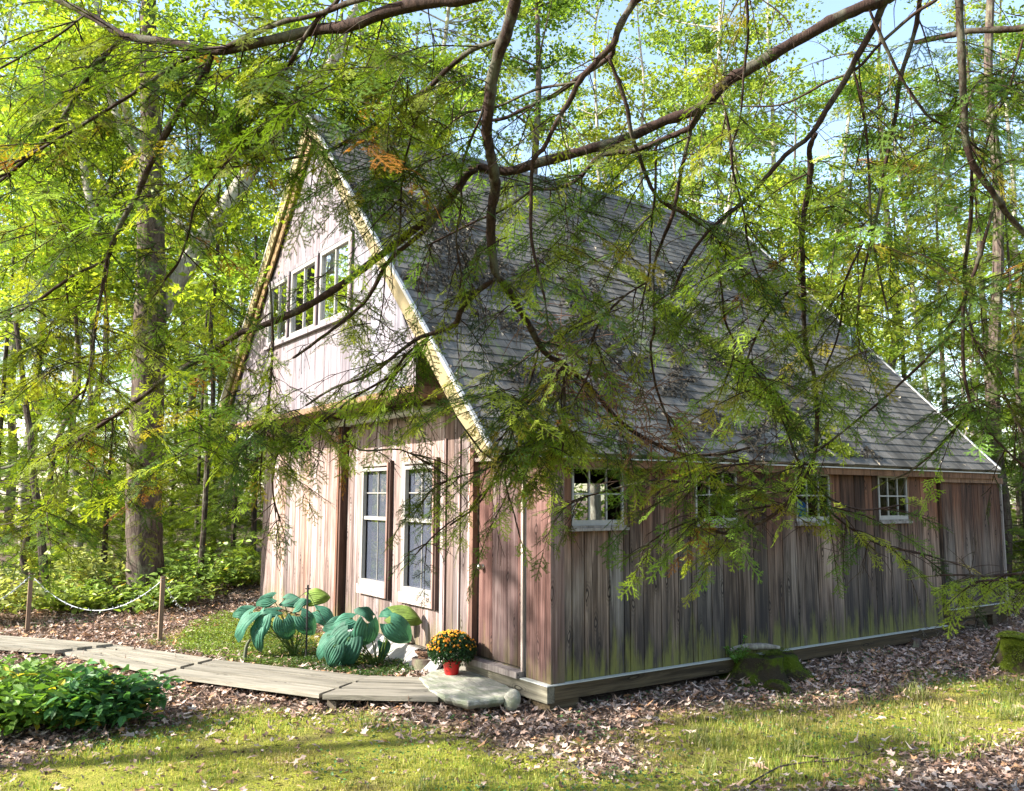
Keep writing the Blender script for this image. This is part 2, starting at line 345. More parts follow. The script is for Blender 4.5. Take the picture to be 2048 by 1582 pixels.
# ------------------------------------------------------------------ CABIN
XR, ZR, EX, EZ, YF, YB, W, L = -4.475, 6.83, .124, 2.08, -.733, 8.03, 7.68, 8.15
SLP = (ZR-EZ)/(EX-XR)
LX = -8.05
def rz(x): return ZR-SLP*abs(x-XR)
cabin = empty('cabin', (0, 0, 0), 'weathered wooden cabin with a steep shingled roof and overhanging pale gable', 'cabin')
def cut(edges, ops):
    for (a, b, *_r) in ops:
        edges = [e for e in edges if not (a-.06 < e < a+.06 or b-.06 < e < b+.06)]+[a, b]
    return sorted(edges)
def board_wall(name, mt, axis_, plane, out, a0, a1, zb, zt, ops=(), width=.2, gap=.006, th=.02, tone=.22, seed=1, parent=cabin, inset=0, lift=.004):
    """vertical boards; axis_ 0: runs along x at y=plane, 1: runs along y at x=plane; out = outward sign"""
    rg = np.random.default_rng(seed); mb = M(); e = [a0]
    while e[-1] < a1-width*.6: e.append(e[-1]+width*rg.uniform(.65, 1.35))
    e[-1] = a1; e = cut(e, ops)
    zt_ = zt if callable(zt) else (lambda q: zt)
    for p, q in zip(e[:-1], e[1:]):
        if q-p < .01: continue
        c = (p+q)/2; segs = [(zb, None)]
        for (oa, ob, o0, o1) in ops:
            if oa < c < ob: segs = [(zb, o0), (o1, None)]
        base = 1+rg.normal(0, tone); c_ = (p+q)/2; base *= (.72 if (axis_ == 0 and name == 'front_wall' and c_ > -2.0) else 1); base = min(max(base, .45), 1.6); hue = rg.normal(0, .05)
        col = (base*(1+hue), base, base*(1-hue*.8)); off = rg.uniform(0, lift)
        pp, qq = p+gap/2, q-gap/2
        for (s0, s1) in segs:
            zA = zt_(pp) if s1 is None else s1; zB = zt_(qq) if s1 is None else s1
            if max(zA, zB) <= s0+.01: continue
            i0 = plane-out*(inset+th); i1 = plane-out*inset+out*off
            def P(al, pr, z): return (al, pr, z) if axis_ == 0 else (pr, al, z)
            V = [P(pp, i0, s0), P(qq, i0, s0), P(qq, i1, s0), P(pp, i1, s0), P(pp, i0, max(zA, s0+.005)), P(qq, i0, max(zB, s0+.005)), P(qq, i1, max(zB, s0+.005)), P(pp, i1, max(zA, s0+.005))]
            mb.hexa(V, col)
    return mb.build(name, mt, parent)
wt = lambda x: min(rz(x)-.16, 99)
# openings: (a,b,z0,z1)
FW1 = (-3.95, -3.22, .56, 2.02); FW2 = (-2.80, -2.09, .56, 2.02); DOOR = (-1.26, -.41, .06, 2.02)
lowtop = lambda x: wt(x) if x > -1.44 else 2.79
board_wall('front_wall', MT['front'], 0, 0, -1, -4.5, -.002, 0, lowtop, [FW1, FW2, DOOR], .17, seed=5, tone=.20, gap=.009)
board_wall('front_wall', MT['front'], 0, -.07, -1, -W, -4.53, -.04, 2.72, [], .16, seed=8, tone=.17, th=.09, gap=.008)
board_wall('inner_front', MT['dark'], 0, .03, -1, -W+.03, -.04, 0, lambda x: min(lowtop(x), 2.79), [FW1, FW2, DOOR], .8, gap=0, th=.02, lift=0)
SW = [(.235+1.6414*k, .235+1.6414*k+.64, 1.40, 1.95) for k in range(4)]
rwt = lambda y: 2.02
board_wall('side_wall', MT['side'], 1, 0, 1, .002, 6.53, 0, rwt, SW, .25, seed=3, tone=.34, gap=.012)
board_wall('side_wall', MT['side'], 1, .035, 1, 6.56, L, .2, 1.88, [], .22, seed=4, tone=.16, th=.05)
board_wall('inner_side', MT['dark'], 1, -.03, 1, .04, L-.05, 0, 2.0, SW, 1.2, gap=0, th=.02, lift=0)
board_wall('back_wall', MT['side'], 0, L-.06, 1, -W, -.03, .1, lambda x: rz(x)-.16, [], .25, seed=9)
board_wall('left_wall', MT['side'], 1, -W+.02, -1, .01, L-.08, -.05, rz(-W)-.17, [(6.4, 7.3, 1.1, 1.95)], .25, seed=10)
# gable
gx0, gx1, GY, GZ = -7.66, -1.44, -.65, 2.8
GW = [(-6.0, -5.2, 3.84, 4.74), (-5.08, -4.16, 3.84, 4.78), (-4.04, -3.10, 3.84, 4.80)]
board_wall('gable_wall', MT['gable'], 0, GY, -1, gx0, gx1, GZ, lambda x: rz(x)-.13, GW, .30, gap=.006, tone=.09, seed=6, lift=.002)
b = M(); b.box((gx1-.03, GY+.025, GZ+.002), (gx1, -.02, rz(gx1)-.16), (.5, .45, .45)); b.build('gable_return', MT['brown'], cabin)
b = M(); b.box((gx0, GY+.022, GZ-.06), (gx1, -.03, GZ-.001)); b.box((gx0, GY-.03, GZ-.075), (gx1+.02, GY+.02, GZ-.003)); b.build('overhang_soffit', MT['brown'], cabin)
b = M(); b.box((-W+.1, .06, GZ+.002), (-.9, L-.15, GZ+.06)); b.box((-W+.1, .06, -.06), (-.06, L-.2, -.005)); b.build('floor', MT['floor'], cabin)
# roof
def slope_frame(side):
    xe = EX if side > 0 else LX; top = np.array([XR, 0, ZR]); bot = np.array([xe, 0, rz(xe)])
    d = nrm(bot-top); n = nrm(np.cross(d, (0, 1, 0)));  n = n if n[2] > 0 else -n
    return top, d, n, np.linalg.norm(bot-top)
for side in (1, -1):
    top, d, n, Ls = slope_frame(side)
    mb = M(); rg = np.random.default_rng(11+side); nc = 46; ex = Ls/nc
    # deck
    P = lambda s_, y, h: top+d*s_+np.array([0, y, 0])+n*h
    mb.hexa([P(0, YF+.01, -.10), P(Ls-.01, YF+.01, -.10), P(Ls-.01, YB-.01, -.10), P(0, YB-.01, -.10), P(0, YF+.01, -.018), P(Ls-.01, YF+.01, -.018), P(Ls-.01, YB-.01, -.018), P(0, YB-.01, -.018)], (.30, .26, .2))
    for k in range(nc):
        y = YF-rg.uniform(0, .3); ct = rg.normal(1, .05)
        while y < YB:
            y2 = y+.305; a_, b_ = max(y, YF), min(y2-.009, YB)
            if b_-a_ > .02:
                tone = .125*ct*rg.normal(1, .10)*(.5 if rg.random() < .02 else 1); c_ = (tone*1.08, tone*1.0, tone*.88)
                s0, s1 = k*ex, (k+1)*ex+.006+rg.uniform(0, .014); h = .001+rg.uniform(0, .003)
                mb.hexa([P(s0, a_, -.02), P(s1, a_, -.016), P(s1, b_, -.016), P(s0, b_, -.02), P(s0, a_, -.006), P(s1, a_, h), P(s1, b_, h), P(s0, b_, -.006)], c_)
            y = y2
    rf = mb.build('roof', MT['roof'], cabin)
    if side > 0:
        rb = M()
        y = YF
        while y < YB:
            e = min(y+.3, YB); c_ = .17*RNG.normal(1, .1); c_ = (c_, c_, c_)
            for s2 in (1, -1):
                t2, d2, n2, _ = slope_frame(s2); Q = lambda s_, yy, h: t2+d2*s_+np.array([0, yy, 0])+n2*h
                rb.add([Q(0, y, .03), Q(.16, y, .022), Q(.16, e-.004, .016), Q(0, e-.004, .02)], [(0, 1, 2, 3)], c_)
            y = e
        rb.build('ridge_cap', MT['roof'], rf)
# rake boards + drip edge + fascia
for yy, nm in ((YF, 'rake_board'), (YB, 'rake_board')):
    for side in (1, -1):
        top, d, n, Ls = slope_frame(side); sg = -1 if yy < 0 else 1
        P = lambda s_, y, h: top+d*s_+np.array([0, y, 0])+n*h
        mb = M(); hh = -.185
        mb.hexa([P(.06, yy-.012*sg, hh), P(Ls-.03, yy-.012*sg, hh), P(Ls-.03, yy+.018*sg, hh), P(.06, yy+.018*sg, hh), P(-.0, yy-.012*sg, -.022), P(Ls-.01, yy-.012*sg, -.022), P(Ls-.01, yy+.018*sg, -.022), P(0, yy+.018*sg, -.022)])
        if yy < 0 and side < 0:
            mb.hexa([P(.1, yy+.026, hh-.14), P(Ls-.03, yy+.026, hh-.14), P(Ls-.03, yy+.05, hh-.14), P(.1, yy+.05, hh-.14), P(.1, yy+.026, -.12), P(Ls-.01, yy+.026, -.12), P(Ls-.01, yy+.05, -.12), P(.1, yy+.05, -.12)], (.8, .62, .5))
        rk = mb.build(nm, MT['rake'], cabin)
        mb = M(); mb.hexa([P(0, yy-.01*sg, -.02), P(Ls, yy-.01*sg, -.02), P(Ls, yy+.026*sg, -.02), P(0, yy+.026*sg, -.02), P(0, yy-.01*sg, .014), P(Ls, yy-.01*sg, .014), P(Ls, yy+.026*sg, .014), P(0, yy+.026*sg, .014)])
        mb.build('drip_edge', MT['drip'], rk)
b = M(); b.box((EX-.045, YF+.05, rz(EX)-.135), (EX-.02, YB-.05, rz(EX)-.055), (.8, .7, .6)); b.box((.03, YF+.05, rz(EX)-.13), (EX-.046, YB-.05, rz(EX)-.115), (.55, .5, .45))
b.build('eave_fascia', MT['brown'], cabin)
b = M(); b.box((EX-.02, YF+.02, rz(EX)-.058), (EX+.006, YB-.02, rz(EX)-.045)); b.build('eave_drip_edge', MT['drip'], cabin)
b = M(); b.box((.037, 6.5, 1.885), (.075, L+.03, 1.965)); b.build('header_board', MT['brown'], cabin)
# corner boards, beams, footings
b = M(); b.box((-.35, -.028, 0), (-.19, -.006, wt(-.25)), (.5, .38, .37)); b.box((-.186, -.028, 0), (.02, -.006, wt(0)), (.58, .43, .42)); b.box((.006, -.027, 0), (.026, .13, 2.0), (.8, .7, .66)); b.build('corner_board', MT['front'], cabin)
b = M(); b.box((.0, L-.02, .2), (.06, L+.02, 1.9)); b.box((-.1, L+.022, -.1), (.02, L+.045, 1.95), (.8, .75, .6)); b.build('corner_board', MT['trim'], cabin)
b = M(); b.box((-.06, .0, -.135), (.045, 3.3, -.004)); b.box((-.06, 3.305, -.135), (.043, 6.55, -.004), (.9, .85, .8)); b.box((-.06, 6.6, .07), (.06, L, .195), (.95, .95, .9)); b.build('sill_beam', MT['beam'], cabin)
b = M(); b.box((-1.30, -.085, -.150), (.046, -.004, -.004)); b.box((-2.6, -.055, -.150), (-1.302, -.004, -.004), (.9, .9, 1.0)); b.build('sill_beam', MT['beamx'], cabin)
b = M(); b.box((.001, -.03, -.003), (.062, 6.53, .006)); b.box((.02, 6.6, .196), (.078, L+.01, .204)); b.box((-.36, -.096, -.003), (.06, -.028, .006)); b.build('sill_flashing', MT['flash'], cabin)
for a_, b_ in (((-.26, -.05, -.40), (.035, .28, -.137)), ((-.05, 3.1, -.4), (.03, 3.5, -.137)), ((-.10, 7.72, -.3), (.045, 7.83, .069)), ((-.12, 7.45, -.3), (-.02, 7.65, .069))):
    b = M(); b.box(a_, b_); b.build('footing_post', MT['beam'], cabin)
# splayed white skirt board under the windows
b = M(); b.hexa([(-4.1, -.42, -.22), (-1.75, -.30, -.27), (-1.75, -.26, -.27), (-4.1, -.38, -.22), (-4.1, -.13, .06), (-1.75, -.09, -.03), (-1.75, -.05, -.03), (-4.1, -.09, .06)])
b.build('skirt_board', MT['white'], cabin)
# vertical battens beside windows
for bx_ in (-1.6, -1.9):
    b = M(); b.box((bx_, -.024, .0), (bx_+.02, -.008, 2.3), (1.2, 1.2, 1.25)); b.build('batten', MT['front'], cabin)
b = M(); b.box((-4.56, -.10, .0), (-4.515, .02, 2.70), (.30, .22, .18)); b.box((-4.62, -.115, 0), (-4.5601, -.0999, 2.7), (.55, .36, .27)); b.build('wall_end_post', MT['front'], cabin)
# sliding-door track
b = M(); b.tube([(-5.6, -.17, 2.63), (-1.9, -.17, 2.63)], .045, 10); b.box((-5.6, -.13, 2.615), (-1.9, -.002, 2.66)); 
for xx in (-5.2, -4.2, -3.2, -2.3): b.box((xx-.02, -.225, 2.575), (xx+.02, -.125, 2.69))
b.build('door_track', MT['metal'], cabin)
# windows, front (double hung behind storm sash)
def front_window(o):
    x0, x1, z0, z1 = o; f = M()
    f.box((x0-.06, -.045, z0-.10), (x0, -.005, z1+.02)); f.box((x0-.06, -.045, z1+.021), (x1+.0, -.005, z1+.06)); f.box((x0-.089, -.06, z0-.115), (x1-.002, .02, z0-.001), (1.5, 1.45, 1.45))
    c = f.build('window', MT['trim'], cabin)
    f = M(); f.box((x1, -.07, z0-.114), (x1+.035, -.006, z1+.06), (1.0, .85, .8)); f.box((x1+.04, -.05, z0-.13), (x1+.06, -.006, z1+.08), (.35, .3, .28)); f.build('casing', MT['front'], c)
    s = M(); t_ = .03
    s.box((x0, -.05, z0), (x0+t_, .0, z1)); s.box((x1-t_, -.05, z0), (x1, .0, z1)); s.box((x0+t_, -.05, z0), (x1-t_, .0, z0+.07)); s.box((x0+t_, -.05, z1-.04), (x1-t_, .0, z1))
    zm = z0+(z1-z0)*.57; s.box((x0+t_, -.03, zm-.022), (x1-t_, .004, zm+.022))
    xm = (x0+x1)/2; s.box((xm-.004, .004, z0+.07), (xm+.003, .012, zm-.022)); s.box((xm-.006, -.005, zm+.022), (xm+.006, .012, z1-.04))
    for zz in (zm+(z1-zm)*.5,): s.box((x0+t_, -.004, zz-.006), (x1-t_, .011, zz+.006))
    s.box((x0+.08, .10, z0+.02), (x1-.1, .13, z0+.12), (.8, .7, .6)); s.build('sash', MT['white'], c)
    g_ = M(); g_.add([(x0+t_, .016, z0+.03), (x1-t_, .016, z0+.03), (x1-t_, .016, z1-.03), (x0+t_, .016, z1-.03)], [(0, 1, 2, 3)]); g_.build('pane', MT['glassd'], c)
for o in (FW1, FW2): front_window(o)
for k, (y0, y1, z0, z1) in enumerate(SW):
    f = M(); t_ = .022
    f.box((-.02, y0, z0), (.012, y0+t_, z1)); f.box((-.02, y1-t_, z0), (.012, y1, z1)); f.box((-.02, y0+t_, z1-t_), (.012, y1-t_, z1)); f.box((-.02, y0+t_, z0), (.014, y1-t_, z0+.05))
    for q in (1, 2): yy = y0+(y1-y0)*q/3; f.box((-.018, yy-.008, z0+.05), (.006, yy+.008, z1-t_))
    zz = (z0+z1)/2+.02; f.box((-.017, y0+t_, zz-.008), (.005, y1-t_, zz+.008))
    c = f.build('window', MT['white'], cabin)
    s = M(); s.box((-.01, y0-.03, z0-.05), (.052, y1+.035, z0-.022)); s.box((-.01, y0-.012, z0-.021), (.034, y1+.012, z0-.001), (.9, .9, .85)); s.build('sill', MT['trim'], c)
    s = M(); s.box((-.005, y0-.03, z1+.002), (.02, y1+.03, z1+.03)); s.box((-.005, y1+.002, z0), (.018, y1+.03, z1+.0)); s.build('casing', MT['brown'], c)
    g_ = M(); g_.add([(-.006, y0+.01, z0+.02), (-.006, y1-.01, z0+.02), (-.006, y1-.01, z1-.01), (-.006, y0+.01, z1-.01)], [(0, 1, 2, 3)]); g_.build('pane', MT['glass'], c)
for (x0, x1, z0, z1) in GW:
    f = M(); t_ = .05; y0, y1 = GY-.03, GY+.02
    f.box((x0-.0, y0, z0), (x0+t_, y1, z1)); f.box((x1-t_, y0, z0), (x1, y1, z1)); f.box((x0+t_, y0, z0), (x1-t_, y1, z0+t_)); f.box((x0+t_, y0, z1-t_), (x1-t_, y1, z1))
    xm = (x0+x1)/2; f.box((xm-.012, GY-.015, z0+t_), (xm+.012, GY+.015, z1-t_))
    c = f.build('window', MT['white'], cabin)
    s = M(); s.box((x0-.06, GY-.06, z0-.05), (x1+.06, GY-.002, z0-.003), (1.1, 1.1, 1.05)); s.box((x1+.003, GY-.035, z0), (x1+.05, GY-.003, z1), (.7, .6, .6)); s.box((x0-.05, GY-.035, z1+.003), (x1+.05, GY-.003, z1+.06), (.9, .9, .9)); s.build('casing', MT['gable'], c)
    g_ = M(); g_.add([(x0+.03, GY+.004, z0+.03), (x1-.03, GY+.004, z0+.03), (x1-.03, GY+.004, z1-.03), (x0+.03, GY+.004, z1-.03)], [(0, 1, 2, 3)]); g_.build('pane', glassmat('gable_glass', .62, (.8, .85, .85), .25) if 'gable_glass' not in bpy.data.materials else bpy.data.materials['gable_glass'], c)
# door
x0, x1, z0, z1 = DOOR
db = M(); e = [x0+.02, -.99, -.72, -.55, x1-.03]
for i in range(4): db.box((e[i]+.003, .012, z0+.01), (e[i+1]-.003, .045, z1-.02), ((1, .85, .8), (.9, 1, 1.05), (.85, .9, .95), (1.1, .95, .9))[i])
dr = db.build('door', MT['door'], cabin)
k = M(); kc = np.array([-1.16, .012, .96]); th = np.linspace(0, math.pi, 8)
k.tube([kc+np.array([0, -q, 0]) for q in (0, .02, .03, .045, .06, .07)], [.03, .028, .014, .03, .03, .012], 12); k.build('handle', MT['knob'], dr, True)
k = M(); th = np.linspace(0, 2*math.pi, 18); k.tube([(-.72+.055*math.cos(q), -.004, 1.83+.055*math.sin(q)) for q in th], .013, 6); k.tube([(-.72, -.004, 1.885), (-.72, -.004, 1.94)], .005, 5); k.tube([(-.72, -.01, 1.86), (-.715, -.02, 1.835), (-.73, -.02, 1.81)], .008, 5); k.build('door_ring', MT['trim'], dr, True)
df = M(); df.box((x0-.055, -.055, z0), (x0-.0, .012, z1+.1), (.6, .45, .36)); df.box((x0-.085, -.06, 0), (x0-.058, -.006, z1+.15), (2.0, 1.7, 1.65)); df.build('door_frame', MT['front'], cabin)
df = M(); df.box((x1-.0, -.05, 0), (x1+.028, .012, 1.9), (1.8, 1.7, 1.65)); df.beam((x1+.014, -.019, 1.89), (x1-.10, -.019, 2.04), .062, .028, col=(1.8, 1.7, 1.65)); df.box((x0-.0, -.04, 2.025), (x1-.09, .0, 2.06)); df.build('door_frame', MT['trim'], cabin)
df = M(); df.box((x1+.03, -.026, 0), (x1+.058, -.001, 2.05)); df.build('door_gap_strip', MT['black'], cabin)
df = M(); df.box((x0-.02, -.12, .0), (x1+.03, .05, .055)); df.build('threshold', MT['trim'], cabin)
ball = M()
def sphere(mb, c, r, n=12, m_=8, col=(1, 1, 1), sc=(1, 1, 1), mi=0, nz=0, rg=None):
    th = np.arange(n)*2*math.pi/n; ph = np.linspace(-math.pi/2, math.pi/2, m_)
    V = np.array([[math.cos(p)*math.cos(q)*sc[0], math.cos(p)*math.sin(q)*sc[1], math.sin(p)*sc[2]] for p in ph for q in th])
    if nz: V *= (1+nz*(fbm(V[:, 0]*2+7, V[:, 1]*2+V[:, 2]*2.3+3, int((rg or 1)), 3)[:, None]-.5)*2)
    F = [(i*n+j, i*n+(j+1) % n, (i+1)*n+(j+1) % n, (i+1)*n+j) for i in range(m_-1) for j in range(n)]
    mb.add(V*r+np.array(c), F, col, mi)
sphere(ball, (0, 0, 0), .13); bo = ball.build('blue_ball', MT['blue'], smooth=True); bo.location = (-.16, 3.73, 1.53)
tag(bo, 'round blue ball seen through the third side window of the cabin', 'ball')
# roof vent pipe
b = M(); p0 = at(1790, 742, 11.3); vx = -1.65; vy = 7.25
b.tube([(vx, vy, rz(vx)-.05), (vx, vy, rz(vx)+.38)], .045, 10); b.tube([(vx, vy, rz(vx)+.36), (vx, vy, rz(vx)+.44)], .065, 10); vo_ = b.build('vent_pipe', plain('blue_metal', (.05, .09, .14), .5, .2), cabin)
# ------------------------------------------------------------------ foliage tools
def spray(rg, Ls=.30, sp=.0065, nw=.0062, nl=.0125):
    """flat hemlock spray lying along +X, returns needle tris and stem segments"""
    T = []; st = []
    def line(p, d, ln, cv, nls):
        n = max(int(ln/sp), 3); s_ = np.linspace(0, ln, n); a0 = math.atan2(d[1], d[0])
        ang = a0+cv*s_/max(ln, .01); dx = np.cos(ang); dy = np.sin(ang)
        P = np.stack([p[0]+np.cumsum(dx)*ln/n, p[1]+np.cumsum(dy)*ln/n], 1)
        for sd in (1, -1):
            na = ang+sd*(1.15+rg.normal(0, .16, n)); l_ = nls*rg.uniform(.75, 1.15, n)*np.clip((ln-s_)/.02+.35, .35, 1)
            tip = P+np.stack([np.cos(na), np.sin(na)], 1)*l_[:, None]; w_ = np.stack([dx, dy], 1)*nw*.5
            z = rg.normal(0, .0022, n)
            T.append(np.stack([np.c_[P-w_, np.zeros(n)], np.c_[P+w_, np.zeros(n)], np.c_[tip, z]], 1))
        st.append(P[::max(n//3, 1)]); return P, ang
    P, A = line((0, 0), (1, 0), Ls, rg.normal(0, .35), nl)
    x = .04; sd = 1
    while x < Ls*.93:
        i = min(int(x/Ls*len(P)), len(P)-1); f_ = 1-x/Ls
        ln = (.16*Ls/.3)*(f_**.75)*rg.uniform(.45, 1.1)+.015; a_ = A[i]+sd*rg.uniform(.8, 1.15)
        P2, A2 = line(P[i], (math.cos(a_), math.sin(a_)), ln, -sd*rg.uniform(.1, .5), nl)
        if ln > .09:
            for q in (.3, .5, .7):
                j = int(q*len(P2)); s2 = 1 if rg.random() < .5 else -1; a3 = A2[j]+s2*.85
                line(P2[j], (math.cos(a3), math.sin(a3)), ln*.38*rg.uniform(.6, 1.1), 0, nl*.95)
        x += rg.uniform(.018, .036); sd = -sd
    T = np.concatenate(T)
    r2 = T[..., 0]**2+2.2*T[..., 1]**2; T[..., 2] -= r2*rg.uniform(.05, .45); T[..., 2] += .03*np.sin(T[..., 0]*30+rg.uniform(0, 6))*T[..., 0]
    return T, st
SRG = np.random.default_rng(42)
SPR = [spray(SRG) for _ in range(7)]
SPRC = [spray(SRG, .30, .018, .011, .026) for _ in range(5)]     # coarser, for far use
GREENS = 1.7*np.array([(.055, .095, .012), (.075, .12, .013), (.105, .15, .016), (.040, .075, .012), (.14, .175, .02), (.025, .05, .010), (.095, .11, .013)])
def basis(d, up, roll=0):
    x = nrm(d); z = nrm(np.array(up)-x*(np.array(up)@x)); y = np.cross(z, x)
    if roll: c, s_ = math.cos(roll), math.sin(roll); y, z = c*y+s_*z, -s_*y+c*z
    return np.stack([x, y, z])
class Bough:
    def __init__(s): s.w = M(); s.n = M()
    def spr(s, p, d, sc, rg, col=None, lib=None):
        lib = lib or SPR; T, st = lib[rg.integers(len(lib))]
        B = basis(d, (rg.normal(0, .28), rg.normal(0, .28), 1), rg.normal(0, .3))
        Tw = (T*sc)@B+p
        c = GREENS[rg.integers(len(GREENS))] if col is None else np.array(col)
        c = c*rg.uniform(.75, 1.3); r = rg.random()
        if col is None and r < .035: c = np.array((.34, .15, .03))*rg.uniform(.6, 1.2)
        elif col is None and r < .08: c = np.array((.28, .24, .03))*rg.uniform(.6, 1.1)
        cc = c*rg.uniform(.8, 1.2, (len(Tw), 1)); cc = np.clip(cc, 0, .9)
        s.n.tris(Tw, cc)
        e = p+B[0]*sc*.27
        s.w.tube([p, (p+e)/2+B[2]*-.004, e], [.0022, .0016, .0008], 3, (.7, .6, .5), cap=False)
def twig(bg, p, d, ln, rg, dens=1.0, fol=True, r0=.004, size=1.0, col=None, lib=None):
    if col is None:
        col = GREENS[rg.integers(len(GREENS))]*float(np.clip(math.exp(rg.normal(-.12, .45)), .35, 1.9)); r_ = rg.random()
        if r_ < .015: col = np.array((.34, .15, .03))*rg.uniform(.6, 1.2)
        elif r_ < .05: col = np.array((.30, .26, .035))*rg.uniform(.6, 1.2)
    n = 6; P = [np.array(p, float)]; d = nrm(d); dd = np.array([0, 0, -.10])
    for i in range(n):
        d = nrm(d+dd+rg.normal(0, .09, 3)); P.append(P[-1]+d*ln/n)
    P = np.array(P); bg.w.tube(P, np.linspace(r0, .0012, n+1), 4, (.9, .8, .7), cap=False)
    if not fol: return P
    k = max(1, int(ln/.055*dens)); sd = 1
    for i in range(k):
        t = (i+.7)/k*n; j = min(int(t), n-1); q = P[j]+(P[j+1]-P[j])*(t-j); tg = nrm(P[j+1]-P[j])
        sdv = np.cross(tg, (0, 0, 1)); sdv = nrm(sdv) if np.linalg.norm(sdv) > .2 else nrm(rg.normal(0, 1, 3))
        dv = tg*rg.uniform(.6, 1.1)+sdv*sd*rg.uniform(.5, 1.1)+np.array([0, 0, -.12]); sd = -sd
        bg.spr(q, dv, size*rg.uniform(.35, .75)*(1-.3*i/k), rg, col, lib)
    bg.spr(P[-1], P[-1]-P[-2], size*rg.uniform(.5, .85), rg, col, lib)
    return P
def limb(bg, P, R, rg, den=1.0, tw=(.25, .6), start=0.0, size=1.0, bare=.25, col=None):
    P = np.array(P); P[1:-1] += rg.normal(0, 1, P[1:-1].shape)*np.minimum(np.asarray(R)[1:-1], .02)[:, None]*.35; P, R = smooth_line(P, R, 4); R = R*rg.uniform(.88, 1.12, len(R))
    P = P+rg.normal(0, 1, P.shape)*np.minimum(R, .012)[:, None]*.12
    bg.w.tube(P, R, 8 if R.max() > .012 else 5)
    seg = np.linalg.norm(np.diff(P, axis=0), axis=1); tot = seg.sum(); cs = np.concatenate([[0], np.cumsum(seg)])
    n = int(tot/.10*den*.64); 
    for i in range(n):
        s_ = rg.uniform(start, 1)*tot; j = min(np.searchsorted(cs, s_)-1, len(P)-2); j = max(j, 0); f_ = (s_-cs[j])/max(seg[j], 1e-6)
        q = P[j]+(P[j+1]-P[j])*f_; T = nrm(P[j+1]-P[j]); sd = rg.choice([-1, 1])
        h = np.cross(T, (0, 0, 1)); hn = np.linalg.norm(h)
        if hn < .45: h = nrm(h+np.array([*rg.normal(0, .8, 2), 0]))
        else: h = h/hn
        d = T*rg.uniform(.35, 1.0)+h*sd*rg.uniform(.4, 1.1)+np.array([0, 0, rg.uniform(-.45, .2)])
        if rg.random() < .75:
            Q_ = twig(bg, q, T*.5+rg.normal(0, .7, 3), rg.uniform(.15, .5), rg, 0, False, .0032)
            for kk in (2, 3, 4, 5): twig(bg, Q_[kk], (Q_[kk]-Q_[kk-1])/.05+rg.normal(0, .8, 3), rg.uniform(.06, .22), rg, 0, False, .0018)
        if rg.random() < bare: twig(bg, q, d+rg.normal(0, .3, 3), rg.uniform(.1, .45), rg, 0, False, .003)
        else: twig(bg, q, d, rg.uniform(*tw)*(1.15-.4*s_/tot), rg, 1.0, True, .0045, size, col)
    bg.spr(P[-1], P[-1]-P[-2], size*.8, rg, col)
    return P
# ------------------------------------------------------------------ small things around the cabin
def onz(u, v, z):
    return on(u, v, 2, z)
# boardwalk panels (top corners in world metres), each panel is one thing of three planks
PAN = [([(742, 1351), (836, 1354), (876, 1394), (645, 1389)], -.10, 'short plank panel of the boardwalk beside the flat stone step'),
       ([(433, 1319), (740, 1352), (638, 1387), (328, 1346)], -.10, 'long plank panel of the boardwalk in front of the hostas'),
       ([(232, 1289), (425, 1317), (320, 1343), (120, 1302)], -.09, 'plank panel of the boardwalk between the leafy bush and the ferny patch'),
       ([(-60, 1266), (226, 1287), (110, 1300), (-190, 1280)], -.06, 'far plank panel of the boardwalk running out of the photo on the left')]
for (cs, z, lab) in PAN:
    A, B, C_, D = [onz(u, v, z) for u, v in cs]
    ce = (A+B+C_+D)/4; an = math.atan2(B[1]-A[1], B[0]-A[0]); RZ = np.array([[math.cos(an), math.sin(an), 0], [-math.sin(an), math.cos(an), 0], [0, 0, 1]])
    tl = lambda q: RZ@(q-ce)
    root = empty('walkway_panel', (ce[0], ce[1], z), lab, 'boardwalk', 'plank panels of the boardwalk'); root.rotation_euler = (0, 0, an)
    for i in range(3):
        t0, t1 = i/3+.036*(i > 0), (i+1)/3-.036*(i < 2)
        p = [A*(1-t0)+D*t0, B*(1-t0)+C_*t0, B*(1-t1)+C_*t1, A*(1-t1)+D*t1]; lo = np.array([0, 0, .042]); up_ = np.array([0, 0, RNG.uniform(-.003, .003)])
        m_ = M(); n_ = 10; tn = RNG.uniform(.85, 1.12)
        for k in range(1):
            m_.hexa([tl(q-lo) for q in (p[0], p[3], p[2], p[1])]+[tl(q+up_) for q in (p[0], p[3], p[2], p[1])], (tn, tn, tn*.98))
        m_.build('plank', MT['plank'], root)
    m_ = M(); m_.beam(tl((A*.5+D*.5)*.97+(B*.5+C_*.5)*.03+np.array([0, 0, -.052])), tl((B*.5+C_*.5)*.97+(A*.5+D*.5)*.03+np.array([0, 0, -.052])), float(np.linalg.norm(A-D))*.5, .012, col=(.10, .09, .08)); m_.build('gap_shade_sheet', MT['plank'], root)  # dark sheet added under the planks; its colour paints the shade in the gaps
    for t in (.06, .94):
        m_ = M(); a_, b_ = A*(1-t)+B*t, D*(1-t)+C_*t; m_.beam(tl(a_*.95+b_*.05+np.array([0, 0, -.105])), tl(b_*.95+a_*.05+np.array([0, 0, -.105])), .09, .09, col=(.5, .45, .4)); m_.build('sleeper', MT['plank'], root)
